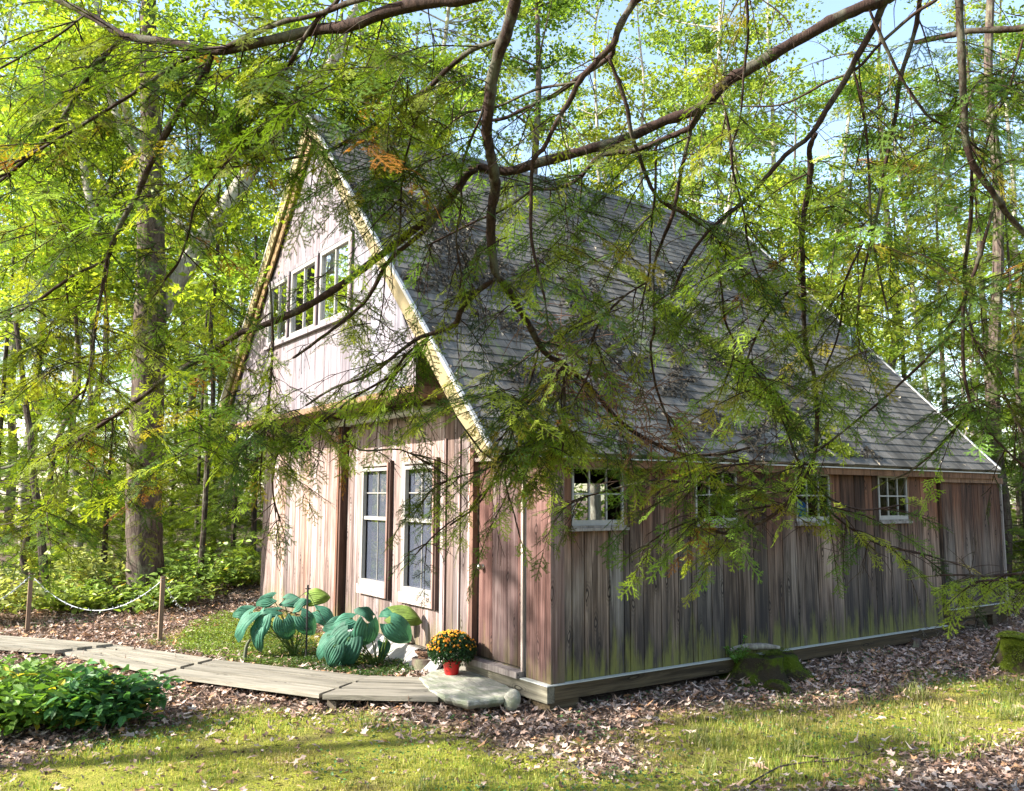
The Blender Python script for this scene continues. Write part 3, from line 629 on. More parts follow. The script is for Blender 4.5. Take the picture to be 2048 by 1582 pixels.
def blob(mb, pts, zt, zb, rg, n=5, mi=0):
    """stone slab with a rough edge from an outline"""
    pts = np.array(pts); c = pts.mean(0); out = []
    k = len(pts)
    for i in range(k):
        for j in range(6):
            t = j/6; out.append(pts[i]*(1-t)+pts[(i+1) % k]*t)
    out = np.array(out); out += rg.normal(0, .009, out.shape)
    m_ = len(out); rings = [(.99, 0), (.95, .002), (.7, .004), (.35, .0), (.05, .003)]; V = []
    for (s_, h) in [(.90, zb-zt), (.985, (zb-zt)*.6), (1.005, -.035), (1.008, -.012)]+rings:
        q = c+(out-c)*s_; nz_ = .022*(fbm(q[:, 0]*4, q[:, 1]*4, 3)-.5)+ (0 if h < -.02 else .012*(fbm(q[:, 0]*9, q[:, 1]*9, 4)-.5))
        V.append(np.c_[q, np.full(m_, zt+h)+nz_])
    V = np.array(V); r_ = len(V); F = [(i*m_+j, i*m_+(j+1) % m_, (i+1)*m_+(j+1) % m_, (i+1)*m_+j) for i in range(r_-1) for j in range(m_)]
    mb.add(V.reshape(-1, 3), F, (1, 1, 1), mi); mb.add(V[-1], [list(range(m_))], (1, 1, 1), mi)
m_ = M(); pts = [onz(u, v, -.085)[:2] for u, v in [(838, 1354), (868, 1341), (905, 1337), (952, 1344), (985, 1358), (1027, 1378), (1034, 1388), (1000, 1396), (938, 1402), (884, 1391), (860, 1378)]]
blob(m_, pts, -.085, -.165, RNG); o = m_.build('stone_step', MT['stone'], smooth=False); tag(o, 'large flat grey-green stone slab lying as a step below the cabin door', 'stone step')
m_ = M(); sphere(m_, (0, 0, 0), 1, 18, 12, sc=(.08, .05, .11), nz=.12, rg=5); o = m_.build('stone', MT['stone'], smooth=True); pp = onz(1024, 1421, -.2); o.location = (pp[0], pp[1], -.115); o.rotation_euler = (.15, .30, .9)
tag(o, 'small egg-shaped pale stone standing on end beside the stone step', 'stone')
# flower pot
pp = onz(903, 1347, -.075); pr = empty('flower_pot', (pp[0], pp[1], -.078), 'red pot of orange and yellow chrysanthemums standing on the stone step', 'flower pot')
m_ = M(); m_.tube([(0, 0, 0), (0, 0, .11), (0, 0, .112), (0, 0, .135), (0, 0, .136), (0, 0, .12)], [.068, .088, .094, .096, .088, .085], 24); m_.build('pot', MT['red'], pr, True)
rg = np.random.default_rng(3); N_ = 5200
d = rg.normal(0, 1, (N_, 3)); d[:, 2] = np.abs(d[:, 2])*1.0-.35; d /= np.linalg.norm(d, axis=1)[:, None]
r_ = rg.uniform(.72, 1.0, N_)**.5*.235; P = d*r_[:, None]*np.array([1, 1, .78])+np.array([0, 0, .225])
P = P[P[:, 2] > .09]; N_ = len(P)
def leafquads(P, rg, size, aspect=.45, upb=.6, nrmv=None):
    n = len(P); nn = rg.normal(0, 1, (n, 3)); nn[:, 2] = np.abs(nn[:, 2])+upb
    if nrmv is not None: nn = nrmv+rg.normal(0, .5, (n, 3))
    nn /= np.linalg.norm(nn, axis=1)[:, None]; a = np.cross(nn, rg.normal(0, 1, (n, 3))); a /= np.linalg.norm(a, axis=1)[:, None]+1e-9; b_ = np.cross(nn, a)
    s_ = (size*rg.uniform(.6, 1.3, n))[:, None]; a = a*s_; b_ = b_*s_*aspect; fold = nn*s_*.12
    return np.stack([P-a*.5, P+b_*.5+fold*1.0, P+a*.5, P-b_*.5+fold], 1)
m_ = M(); cc = np.array([(.02, .055, .015)])*rg.uniform(.5, 1.7, (N_, 1)); m_.tris(leafquads(P, rg, .036, .6, nrmv=d[:N_]), cc); m_.build('foliage', MT['shrub'], pr)
m_ = M(); k = 0
while k < 330:
    q = rg.normal(0, 1, 3); q[2] = abs(q[2])*1.2; q = nrm(q)
    if q[2] < .12: continue
    dens_ = .35+.65*(q@nrm([-.6, -.5, .6]) > .15); 
    if rg.random() > dens_: continue
    k += 1; c0 = q*np.array([.243, .243, .19])*rg.uniform(.93, 1.06)+np.array([0, 0, .225]); R_ = rg.uniform(.006, .017)
    a = nrm(np.cross(q, rg.normal(0, 1, 3))); b_ = np.cross(q, a); th = np.arange(9)*2*math.pi/9
    V = [c0+q*.006]+[c0+(a*math.cos(t)+b_*math.sin(t))*R_*(1 if i % 2 else .8)-q*.003 for i, t in enumerate(th)]
    col = np.array([(.80, .36, .02), (.85, .48, .03), (.62, .22, .02)][rg.integers(3)])
    m_.add(V, [(0, i+1, (i+1) % 9+1) for i in range(9)], col)
m_.build('flowers', MT['shrub'], pr)
# log with bird nest
pp = onz(840, 1346, -.2); m_ = M(); n = 22; th = np.arange(n)*2*math.pi/n
lr = .15; bz = -.24
m_.tube([(0, 0, 0), (0, 0, .05), (0, 0, .15), (0, 0, .152), (0, 0, .150)], [lr*1.05, lr, lr*.98, lr*.9, .02], n, mi=0); o = m_.build('log_round', MT['bark'], smooth=False); o.location = (pp[0]-.1, pp[1]+.12, bz+.02)
tag(o, 'short upright log round beside the flower pot with a bird nest on it', 'log')
m_ = M(); rg = np.random.default_rng(9)
for i in range(150):
    a0 = rg.uniform(0, 6.28); h = rg.uniform(0, .08); r0 = .065+.045*h/.08+rg.normal(0, .008); tt = np.linspace(0, rg.uniform(.8, 2.6), 7)
    m_.tube(np.stack([r0*np.cos(a0+tt), r0*np.sin(a0+tt), h+rg.normal(0, .006, 7)], 1), .0028, 3, (rg.uniform(.5, 1.2),)*3, cap=False)
n_ = m_.build('bird_nest', MT['brown']); n_.location = (pp[0]-.1, pp[1]+.12, bz+.174); tag(n_, 'round twig bird nest resting on the short upright log', 'nest')
# hostas
def hosta_leaf(Lf, Wf, droop, rg, nu=17, nv=41):
    u = np.linspace(0, 1, nu); v = np.linspace(-1, 1, nv); Uu, Vv = np.meshgrid(u, v, indexing='ij')
    wd = Wf*.5*np.power(np.clip(np.sin(np.pi*np.clip(Uu*.93+.07, 0, 1)**.72), 0, 1), .75)*(1-.12*Uu)
    x = Lf*Uu-.09*Lf*np.abs(Vv)**1.5*(1-Uu)**4*3; y = wd*Vv
    bend = droop*Uu**1.7*Lf
    z = -bend+.16*Wf*np.abs(Vv)**1.4-.35*Wf*np.abs(Vv)**2.6*(.4+Uu)+.006*np.cos(Vv*math.pi*9.0)*(1-Uu*.5)*np.minimum(Uu*6, 1)
    z = z+.014*np.sin(Uu*9+rg.uniform(0, 6))*Vv**2
    x = x-bend*.35*Uu
    V = np.stack([x, y, z], -1).reshape(-1, 3); F = [(i*nv+j, (i+1)*nv+j, (i+1)*nv+j+1, i*nv+j+1) for i in range(nu-1) for j in range(nv-1)]
    c = (np.array((.13, .20, .035)) if rg.random() < .10 else np.array((.040, .135, .088)))*rg.uniform(.75, 1.3)*(1+.06*np.cos(Vv.reshape(-1, 1)*math.pi*7.0)); c = c+np.array((.012, .02, .006))*(np.abs(Vv.reshape(-1, 1)) < .06)*.6
    return V, F, c
def hosta(loc, label, leaves, seed):
    """leaves: (u, v, pointing angle on the picture plane, size) leaf base pixel positions on the plant"""
    rg = np.random.default_rng(seed); loc = np.array(loc); root = empty('hosta', loc, label, 'hosta', 'hostas beside the boardwalk'); st = M()
    dist = (loc-CAMP)@FW
    for (u, v, ang, sz, dd, drp) in leaves:
        p = at(u, v, dist+dd)
        out = RT*math.cos(ang)+UP*math.sin(ang)-FW*.35; out = nrm(out)
        V, F, c = hosta_leaf(sz*1.02, sz*.98, drp, rg)
        nn = nrm(np.array([0, 0, .75])-FW*np.array([1, 1, 0])*.75); B = basis(out, nn, rg.normal(0, .25))
        m = M(); m.add(V@B+p, F, np.clip(c, 0, 1)); m.build('leaf', MT['hosta'], root, True, off=loc)
        b0 = loc+np.array([rg.normal(0, .03), rg.normal(0, .03), 0]); mid = b0*.45+p*.55+np.array([0, 0, .06])
        P_, R_ = smooth_line([b0, mid, p, p+out*sz*.12], [.007, .006, .005, .003], 3); st.tube(P_, R_, 5, (.10, .17, .03))
    for i in range(10):
        a_ = rg.uniform(0, 6.28); e = loc+np.array([math.cos(a_)*.2, math.sin(a_)*.2, rg.uniform(.15, .3)]); P_, R_ = smooth_line([loc, loc*.5+e*.5+np.array([0, 0, .03]), e], [.006, .005, .003], 3); st.tube(P_, R_, 5, (.11, .18, .03))
    st.build('stems', MT['shrub'], root, off=loc); return root
pi = math.pi
h1 = onz(590, 1312, -.16); h2 = onz(752, 1335, -.2)
hosta((h1[0], h1[1], -.17), 'blue-green hosta by the black garden stake, left of the other', [
 (505, 1225, pi*1.15, .33, -.05, .45), (528, 1232, pi*1.28, .30, -.1, .5), (515, 1258, pi*1.33, .26, -.15, .7), (566, 1240, pi*1.55, .26, -.2, .7), (556, 1222, pi*.9, .22, .1, .3),
 (600, 1232, pi*1.75, .26, -.1, .6), (545, 1196, pi*1.0, .20, .25, .3), (568, 1200, pi*.1, .22, .3, .3), (615, 1195, pi*.1, .24, .25, .3), (632, 1222, pi*1.95, .26, .1, .5), (500, 1222, pi*.95, .2, .2, .3), (590, 1215, pi*.3, .18, .2, .3)], 21)
hosta((h2[0], h2[1], -.2), 'blue-green hosta nearer the flower pot, with the broadest leaves', [
 (690, 1262, pi*1.22, .30, -.05, .4), (700, 1275, pi*1.32, .38, -.2, .5), (672, 1290, pi*1.3, .27, -.3, .6), (735, 1247, pi*1.5, .30, -.2, .8), (705, 1238, pi*1.0, .26, .1, .35), (745, 1232, pi*.7, .2, .3, .3),
 (785, 1228, pi*.05, .30, .1, .35), (780, 1246, pi*1.78, .30, -.15, .6), (800, 1222, pi*.9, .22, .3, .3), (768, 1285, pi*1.68, .2, .1, .7), (690, 1246, pi*.95, .24, .15, .3), (660, 1270, pi*1.15, .26, .0, .5), (697, 1308, pi*1.5, .16, -.1, .9)], 22)
# garden stake with wire
p = onz(612, 1316, -.16); q = at(616, 1170, (p-CAMP)@FW); root = empty('garden_stake', (p[0], p[1], -.17), 'thin black garden stake rising behind the left hosta', 'stake')
m_ = M(); m_.tube([p, q], .011, 7); 
for t in (.95, .55, .4): c_ = p*(1-t)+q*t; m_.tube([c_-RT*.03, c_+RT*.035], .006, 4)
m_.build('rod', MT['black'], root, off=(p[0], p[1], -.17))
m_ = M(); a = at(615, 1182, (p-CAMP)@FW); b_ = at(556, 1214, (p-CAMP)@FW+.3); m_.tube([a, a*.5+b_*.5+np.array([0, 0, -.03]), b_, at(520, 1235, (p-CAMP)@FW+.2)], .0035, 4); b_ = at(660, 1262, (p-CAMP)@FW+.1); m_.tube([a, a*.5+b_*.5, b_], .003, 4); m_.build('wire', MT['black'], root, off=(p[0], p[1], -.17))
p = onz(489, 1324, -.17); m_ = M(); m_.tube([(0, 0, 0), (0, .01, .16), (.03, .02, .22), (.07, .03, .26)], [.022, .02, .018, .013], 7, (.5, .65, .45)); o = m_.build('garden_marker', MT['trim'], smooth=True); o.location = (p[0], p[1], -.18); tag(o, 'short bent pale green stub standing under the left hosta leaves', 'garden marker')
# rope posts
PT = []
for (u, v, vt, lab) in ((55, 1257, 1146, 'slim wooden post holding the white rope, left end of the boardwalk'), (320, 1272, 1156, 'slim wooden post holding the white rope, in front of the oak')):
    p = onz(u, v, -.08); q = at(u+1, vt, (p-CAMP)@FW); m_ = M(); h = q[2]-p[2]
    m_.box((-.025, -.025, -.1), (.025, .025, h), (1, .8, .6)); m_.tube([(0, 0, h), (0, 0, h+.015)], .03, 6, (.6, .5, .4)); m_.tube([(0, 0, h-.03), (0, 0, h-.02)], .034, 8, (1.2, 1.2, 1.2)); o = m_.build('rope_post', MT['trim']); o.location = (p[0], p[1], p[2]); tag(o, lab, 'post', 'posts holding the rope'); PT.append(p+np.array([0, 0, h-.03]))
def sag(a, b, s_, n=26): t = np.linspace(0, 1, n)[:, None]; return a*(1-t)+b*t-np.array([0, 0, 1.0])*s_*4*t*(1-t)
end0 = at(-60, 1215, (PT[0]-CAMP)@FW-1.0); end1 = at(392, 1216, (PT[1]-CAMP)@FW+2.2)
m_ = M(); rg = np.random.default_rng(2)
for P_ in (sag(end0, PT[0], .1), sag(PT[0], PT[1], .42, 50), sag(PT[1], end1, .15)):
    m_.tube(P_, .006, 5)
    for q in P_[1:-1]:
        if rg.random() < .8: m_.tube([q, q+nrm(rg.normal(0, 1, 3))*.03], .005, 4)
o = m_.build('rope', MT['rope']); tag(o, 'white rope strung with small lights sagging between the two slim posts', 'rope')
# stumps
def stump(loc, r, h, label, seed, flare=1.8, mt='mossy', rough=.25):
    rg = np.random.default_rng(seed); m = M(); n = 40; zz = np.array([0, .1, .25, .5, .8, 1.0]); th = np.arange(n)*2*math.pi/n; V = []
    for k, t in enumerate(zz):
        f_ = 1+(flare-1)*(1-t)**2.5; lob = 1+rough*((fbm(np.cos(th)*2+seed, np.sin(th)*2, seed, 4)-.5)*2)*(1.3-t*.6)+.12*(1-t)**2*np.sin(th*5+seed)
        V.append(np.stack([r*f_*lob*np.cos(th), r*f_*lob*np.sin(th), np.full(n, h*t)+.25*h*(t > .9)*(fbm(np.cos(th)*1.5+3, np.sin(th)*1.5, seed+4)-.5)], 1))
    V.append(V[-1]*np.array([.6, .6, 1])+np.array([0, 0, -.01])); V.append(V[-2]*np.array([.1, .1, .9]))
    V = np.array(V); m.add(V.reshape(-1, 3), [(i*n+j, i*n+(j+1) % n, (i+1)*n+(j+1) % n, (i+1)*n+j) for i in range(len(V)-1) for j in range(n)]); 
    root = empty('tree_stump', loc, label, 'stump'); m.build('wood', MT[mt], root, True); return root
def tuft_moss(root, P, rg, s=.014, col=(.085, .115, .008)):
    m = M(); cc = np.array([col])*rg.uniform(.5, 1.6, (len(P), 1)); m.tris(leafquads(P, rg, s, .5, .2), cc); return m.build('moss', MT['shrub'], root)
p = onz(1520, 1352, -.2); s1 = stump((p[0], p[1]+.05, -.24), .33, .27, 'broad low moss-covered stump in front of the cabin side wall', 31, 1.75, rough=.35)
rg = np.random.default_rng(5); n = 9000; a_ = rg.uniform(0, 6.28, n); rr = rg.uniform(.1, .62, n); tt = rg.uniform(0, 1, n)
hz = np.clip(.29*(1-((rr-.32)/.27).clip(0, 1)**.7), 0, 1)+.01; keep = fbm(np.cos(a_)*rr*7+3, np.sin(a_)*rr*7, 6) > .50+.10*(np.cos(a_+2.4) > .2)
tuft_moss(s1, np.stack([rr*np.cos(a_), rr*np.sin(a_), hz], 1)[keep], rg)
m_ = M(); m_.tube([(-.30, -.10, .0), (-.1, -.02, .02), (.12, .05, .015), (.28, .10, -.01)], [.028, .036, .034, .024], 9, (.8, .8, .75)); m_.tube([(-.25, .02, .01), (.1, .12, .02)], [.03, .022], 7, (.6, .55, .5)); o = m_.build('log', MT['birch'], smooth=True); o.location = (p[0]-.05, p[1], .075); o.rotation_euler = (0, 0, .95); tag(o, 'pale weathered log piece lying across the low mossy stump', 'log')
p = onz(2052, 1335, -.16); s2 = stump((p[0], p[1], -.2), .24, .36, 'tall moss-capped stump at the right edge of the photo', 33, 1.5)
n = 7000; a_ = rg.uniform(0, 6.28, n); rr = .27*np.sqrt(rg.uniform(0, 1, n)); tuft_moss(s2, np.concatenate([np.stack([rr*np.cos(a_), rr*np.sin(a_), .37+.02*np.sin(a_*3)], 1), np.stack([(.24+.13*(1-rr/.27))*np.cos(a_), (.24+.13*(1-rr/.27))*np.sin(a_), .30*(rr/.27)], 1)[fbm(a_*2, rr*8, 2) > .55]]), rg, .018, (.12, .16, .012))
p = onz(1470, 1358, -.18); m_ = M()
for i in range(9):
    a_ = i*.7; e = np.array([math.cos(a_)*.12, math.sin(a_)*.12, rg.uniform(.1, .42 if i == 0 else .2)]); P_ = np.array([(0, 0, 0), e*.5+np.array([0, 0, .03]), e]); m_.tube(P_, .003, 4, (.1, .14, .02)); c0 = P_[0]+(P_[2]-P_[0])*rg.uniform(.2, 1, (26, 1))+rg.normal(0, .012, (26, 3)); m_.tris(leafquads(c0, rg, .04, .5), (.10, .22, .03))
o = m_.build('seedling', MT['shrub']); o.location = (p[0]-.05, p[1]+.1, -.05); tag(o, 'small bright green seedling growing out of the low mossy stump', 'seedling')
p = onz(1552, 1372, -.2); m_ = M(); sphere(m_, (0, 0, 0), .11, 16, 9, sc=(1.2, 1, .7), nz=.3); o = m_.build('mossy_rock', MT['mossy'], smooth=True); o.location = (p[0]+.1, p[1]-.12, -.19); tag(o, 'small green moss-covered rock in front of the low mossy stump', 'rock')
n = 1500; q = rg.normal(0, 1, (n, 3)); q[:, 2] = np.abs(q[:, 2]); q /= np.linalg.norm(q, axis=1)[:, None]; tuft_moss(o, q*np.array([.13, .11, .08]), rg)
p = onz(1833, 1292, -.15); s3 = stump((p[0], p[1], -.17), .055, .11, 'little dark rotten stub standing in the leaf litter by the far wall end', 37, 1.6, 'bark', .4)
# brush pile and fallen twigs
m_ = M(); rg = np.random.default_rng(15); p = onz(1885, 1262, -.1)
for i in range(85):
    c_ = p+np.array([rg.normal(.05, .22), rg.normal(0, .5), 0]); a_ = rg.uniform(0, 6.28); ln = rg.uniform(.25, .75); e = np.array([math.cos(a_), math.sin(a_), rg.uniform(-.1, .28)])*ln
    mid = c_+e*.5+np.array([0, 0, rg.uniform(.02, .12)]); P_, R_ = smooth_line([c_, mid, c_+e], [rg.uniform(.003, .008), .004, .0015], 3); P_[:, 2] = np.maximum(P_[:, 2], gz(P_[:, 0], P_[:, 1])+.01); m_.tube(P_, R_, 4, (rg.uniform(.8, 1.6),)*3, cap=False)
o = m_.build('brush_pile', MT['bark']); tag(o, 'tangle of dead twigs heaped against the far end of the side wall', 'brush pile')
TW = [([(1390, 1413), (1480, 1395), (1568, 1368)], 'long bare twig lying in dead leaves beside the mossy rock'), ([(1460, 1575), (1560, 1520), (1692, 1508), (1760, 1490)], 'dark forked twig lying on the grass at bottom right'), ([(1590, 1500), (1700, 1512), (1790, 1545)], 'dark bare twig crossing another on the grass at bottom right'), ([(1850, 1290), (1920, 1320), (1990, 1340)], 'thin bare stick lying between the dark stub and the tall stump'), ([(1300, 1392), (1360, 1402), (1440, 1404)], 'short brown stick lying in leaf litter below the side wall')]
for pts, lab in TW:
    P_ = [onz(u, v, -.2) for u, v in pts]; P_ = np.array([(a[0], a[1], gz(a[0], a[1])+.035) for a in P_]); m_ = M(); PP, RR = smooth_line(P_, np.linspace(.008, .003, len(P_)), 4); PP += rg.normal(0, .006, PP.shape); m_.tube(PP, RR, 5)
    for q in (.35, .6, .8): i = int(q*len(PP)); m_.tube([PP[i], PP[i]+rg.normal(0, .08, 3)*np.array([1, 1, .3])+np.array([0, 0, .05])], [.003, .001], 4)
    o = m_.build('twig', MT['bark']); tag(o, lab, 'twig', 'fallen twigs on the ground')
# ------------------------------------------------------------------ leaf litter, grass, ground cover (stuff)
def inview(P, mu=80, mv=80, dmax=30):
    u, v, d = proj(P); return (u > -mu) & (u < 2048+mu) & (v < 1582+mv) & (d > 1) & (d < dmax)
def incabin(x, y, m=.0): return (x > -W-m) & (x < m*0+.0) & (y > .03-m) & (y < L+m)
rg = np.random.default_rng(77)
def scatter(n, x0, x1, y0, y1): return rg.uniform(x0, x1, n), rg.uniform(y0, y1, n)
def oakleaf(n, rg, P, size, flat=.35, col=None):
    k = 11; th = np.linspace(0, 2*math.pi, k, endpoint=False); rad = np.array([1, .42, .72, .36, .66, .5, .5, .66, .36, .72, .42]); ex_ = np.cos(th)*rad*.62; ey = np.sin(th)*rad*.55
    nn = rg.normal(0, flat, (n, 3)); nn[:, 2] = 1; nn /= np.linalg.norm(nn, axis=1)[:, None]; a = np.cross(nn, rg.normal(0, 1, (n, 3))); a /= np.linalg.norm(a, axis=1)[:, None]; b_ = np.cross(nn, a)
    s_ = (size*rg.uniform(.55, 1.25, n))[:, None, None]; cu = np.clip(rg.normal(.1, .5, (n, 1, 1)), -.9, .9); cu2 = np.clip(rg.normal(.3, .5, (n, 1, 1)), -.9, .9); X_ = ex_[None, :, None]; Y_ = ey[None, :, None]
    X_ = X_*rg.uniform(.8, 1.7, (n, 1, 1)); Y_ = Y_*rg.uniform(.6, 1.1, (n, 1, 1))
    V = P[:, None]+s_*(X_*a[:, None]+Y_*b_[:, None]+(cu*X_*X_+cu2*Y_*Y_*1.8)*nn[:, None])
    c0 = P[:, None]; V = np.concatenate([c0, V], 1); i = np.arange(k); F = np.stack([np.zeros(k, int), i+1, (i+1) % k+1], 1)
    FF = (np.arange(n)[:, None, None]*(k+1)+F[None]).reshape(-1, 3)
    pal = 1.3*np.array([(.46, .34, .28), (.38, .265, .21), (.27, .175, .13), (.56, .44, .37), (.16, .10, .075), (.38, .22, .12), (.36, .30, .26)]) if col is None else np.array(col)
    c = pal[rg.integers(len(pal), size=n)]*rg.uniform(.5, 1.05, (n, 1)); return V.reshape(-1, 3), FF, np.repeat(c, k+1, 0)
x, y = scatter(330000, -16, 6, -7, 13); P = np.stack([x, y, gz(x, y)], 1); k = inview(P) & ~incabin(x, y, -.05); P = P[k]
gm = grassmask(P[:, 0]+rg.normal(0, .22, len(P)), P[:, 1]+rg.normal(0, .22, len(P))); dn = fbm(P[:, 0]*1.3, P[:, 1]*1.3, 55); keep = np.where(gm, (rg.random(len(P)) < .035*(dn > .5)+.005), rg.random(len(P)) < .25+1.3*(dn-.3)); P = P[keep]
u, v, d = proj(P); keep = rg.random(len(P)) < np.where(d < 12, 1, .5); P = P[keep]
P[:, 2] += rg.uniform(.004, .05, len(P)); m_ = M(); V, F, c = oakleaf(len(P), rg, P, .074); m_.add(V, F, c)
x, y = scatter(420000, -14, 6, -7, 12); P = np.stack([x, y, gz(x, y)+rg.uniform(.003, .02, len(x))], 1); k = inview(P, dmax=16) & ~incabin(x, y, -.05); P = P[k]; gm = grassmask(P[:, 0]+rg.normal(0, .25, len(P)), P[:, 1]+rg.normal(0, .25, len(P))); P = P[~gm | (rg.random(len(P)) < .08)]
cc = np.array([(.40, .29, .23), (.24, .155, .115), (.13, .085, .06), (.48, .37, .30)])[rg.integers(4, size=len(P))]*rg.uniform(.6, 1.2, (len(P), 1)); m_.tris(leafquads(P, rg, .045, .5, .9), cc*.8)
o = m_.build('leaf_litter', MT['litter']); tag(o, kind='stuff')
# leaves and needles lying on the roof
top, d_, n_, Ls = slope_frame(1); m_ = M(); n = 42000; yy = rg.uniform(YF, 5.2, n); ss = rg.uniform(.2, Ls-.1, n)
diag = fbm((yy-ss*.0)*1.5, ss*1.3+yy*1.2, 88, 4); lin = (ss-2.6)/3.8*2.6+.2; keep = (fbm(yy*3+ss*2.4, ss*2.2-yy*.5, 88, 4) > .46+.075*np.abs(yy-lin)) & (ss > 1.8); yy, ss = yy[keep], ss[keep]
P = top+d_[None]*ss[:, None]+np.stack([0*yy, yy, 0*yy], 1)+n_*.016; N0 = len(P)
Lq = leafquads(P, rg, .055, .5, nrmv=np.tile(n_, (N0, 1))*1.6); m_.tris(Lq, np.array([(.035, .030, .022)])*rg.uniform(.3, 2.6, (N0, 1)))
n = 420; yy = rg.uniform(YF, YB, n); ss = rg.uniform(.2, Ls, n); P = top+d_[None]*ss[:, None]+np.stack([0*yy, yy, 0*yy], 1)+n_*.016; m_.tris(leafquads(P, rg, .07, .5, nrmv=np.tile(n_, (n, 1))*2), np.array([(.30, .26, .2)])*rg.uniform(.3, 1.6, (n, 1)))
o = m_.build('roof_litter', MT['litter']); tag(o, kind='stuff')
# moss streak on the roof
m_ = M(); n = 14000; t = rg.uniform(0, 1, n); ss = 2.6+t*3.9; yy = 3.3+t*.9+rg.normal(0, .10, n)*(1+t)+.15*np.sin(t*14); keep = fbm(yy*3, ss*3, 91) > .42; ss, yy = ss[keep], yy[keep]
P = top+d_[None]*ss[:, None]+np.stack([0*yy, yy, 0*yy], 1)+n_*.016; m_.tris(leafquads(P, rg, .05, .6, nrmv=np.tile(n_, (len(P), 1))), np.array([(.15, .19, .02)])*rg.uniform(.5, 1.5, (len(P), 1)))
o = m_.build('roof_moss', MT['shrub']); tag(o, kind='stuff')
def blades(P, h, rg, wd=.0035, lean=.5, col=((.23, .30, .04), (.33, .37, .055), (.44, .40, .12), (.15, .24, .04))):
    n = len(P); a = rg.uniform(0, 6.28, n); dr = np.stack([np.cos(a), np.sin(a), 0*a], 1); sd = np.stack([-np.sin(a), np.cos(a), 0*a], 1)*wd*rg.uniform(.6, 1.4, (n, 1))
    h = (h*rg.uniform(.5, 1.3, n))[:, None]; ln = lean*rg.uniform(.2, 1.4, (n, 1)); z = np.array([0, 0, 1.0])
    p1 = P+h*.55*z+dr*h*ln*.25; p2 = P+h*(1-.25*ln)*z*.95+dr*h*ln*.9
    Q = np.stack([P-sd, P+sd, p1+sd*.8, p1-sd*.8], 1); T = np.stack([p1-sd*.8, p1+sd*.8, p2], 1)
    col = np.array(col); c = col[rg.integers(len(col), size=n)]*rg.uniform(.7, 1.3, (n, 1)); return Q, T, c
x, y = scatter(420000, -6, 6, -7, 6); P = np.stack([x, y, gz(x, y)], 1); k = inview(P, 60, 120, 12); P = P[k]; k = grassmask(P[:, 0]+rg.normal(0, .12, len(P)), P[:, 1]+rg.normal(0, .12, len(P))); P = P[k]
dn = fbm(P[:, 0]*2.2, P[:, 1]*2.2, 61); k = rg.random(len(P)) < np.clip((dn-.30)*4, .10, 1); P = P[k]; dn = dn[k]
m_ = M(); u, v, d = proj(P); long_ = np.clip((u-1150)/500, 0, 1); Q, T, c = blades(P, .020+.03*np.clip(dn-.4, 0, 1)*2+.03*long_, rg, .0026)
ylw = np.clip((fbm(P[:, 0]*.9, P[:, 1]*.9, 71)-.42)*4, 0, 1)[:, None]; c = c*(1-ylw*.75)+np.array([(.32, .23, .12)])*rg.uniform(.5, 1.2, (len(P), 1))*ylw*.75
m_.tris(Q, c); m_.tris(T, c)
x, y = scatter(260, -2, 5.5, -5, 4); 
PP = []
for a_, b_ in zip(x, y):
    u, v, d = proj(np.array([a_, b_, -.2])); 
    if grassmask(np.array([a_]), np.array([b_]))[0] and d > 4 and (u > 1350 or rg.random() < .12): n = rg.integers(18, 60); PP.append(np.stack([a_+rg.normal(0, .045, n), b_+rg.normal(0, .045, n), np.zeros(n)], 1))
P = np.concatenate(PP); P[:, 2] = gz(P[:, 0], P[:, 1]); Q, T, c = blades(P, .15, rg, .0028, .95, ((.14, .20, .03), (.24, .26, .08), (.32, .30, .13))); m_.tris(Q, c); m_.tris(T, c)
o = m_.build('grass', MT['grass']); tag(o, kind='stuff')
# small broad-leaf ground cover in the grass and by the walk
m_ = M(); x, y = scatter(60000, -8, 6, -7, 5); P = np.stack([x, y, gz(x, y)+.015], 1); k = inview(P, 40, 60, 13) & ~incabin(x, y, .1); P = P[k]
k = (fbm(P[:, 0]*1.8, P[:, 1]*1.8, 101) > .60); P = P[k]; m_.tris(leafquads(P+rg.uniform(0, .03, (len(P), 1))*np.array([0, 0, 1]), rg, .026, .7, 1.2), np.array([(.07, .17, .045)])*rg.uniform(.5, 1.5, (len(P), 1)))
o = m_.build('ground_cover', MT['shrub']); tag(o, kind='stuff')
m_ = M(); u = rg.uniform(330, 860, 50000); v = rg.uniform(1228, 1350, 50000); k = inpoly(u, v, [(345, 1300), (380, 1255), (440, 1235), (500, 1240), (560, 1262), (640, 1290), (700, 1305), (800, 1318), (830, 1340), (745, 1349), (620, 1336), (430, 1316)]); u, v = u[k], v[k]
D_ = FW[None]+RT[None]*((u-1024)/CF)[:, None]-UP[None]*((v-791)/CF)[:, None]; tt = (-.14-CAMP[2])/D_[:, 2]; P = CAMP+D_*tt[:, None]; P[:, 2] = gz(P[:, 0], P[:, 1])+rg.uniform(.0, .10, len(P))*(fbm(P[:, 0]*3, P[:, 1]*3, 7)+.2)
lft = np.clip((620-u)/200, 0, 1)[:, None]; m_.tris(leafquads(P, rg, .032, .45, .8), (np.array([(.19, .27, .045)])*lft+np.array([(.05, .10, .02)])*(1-lft))*rg.uniform(.5, 1.4, (len(P), 1))); o = m_.build('ferny_ground_cover', MT['shrub']); tag(o, kind='stuff')
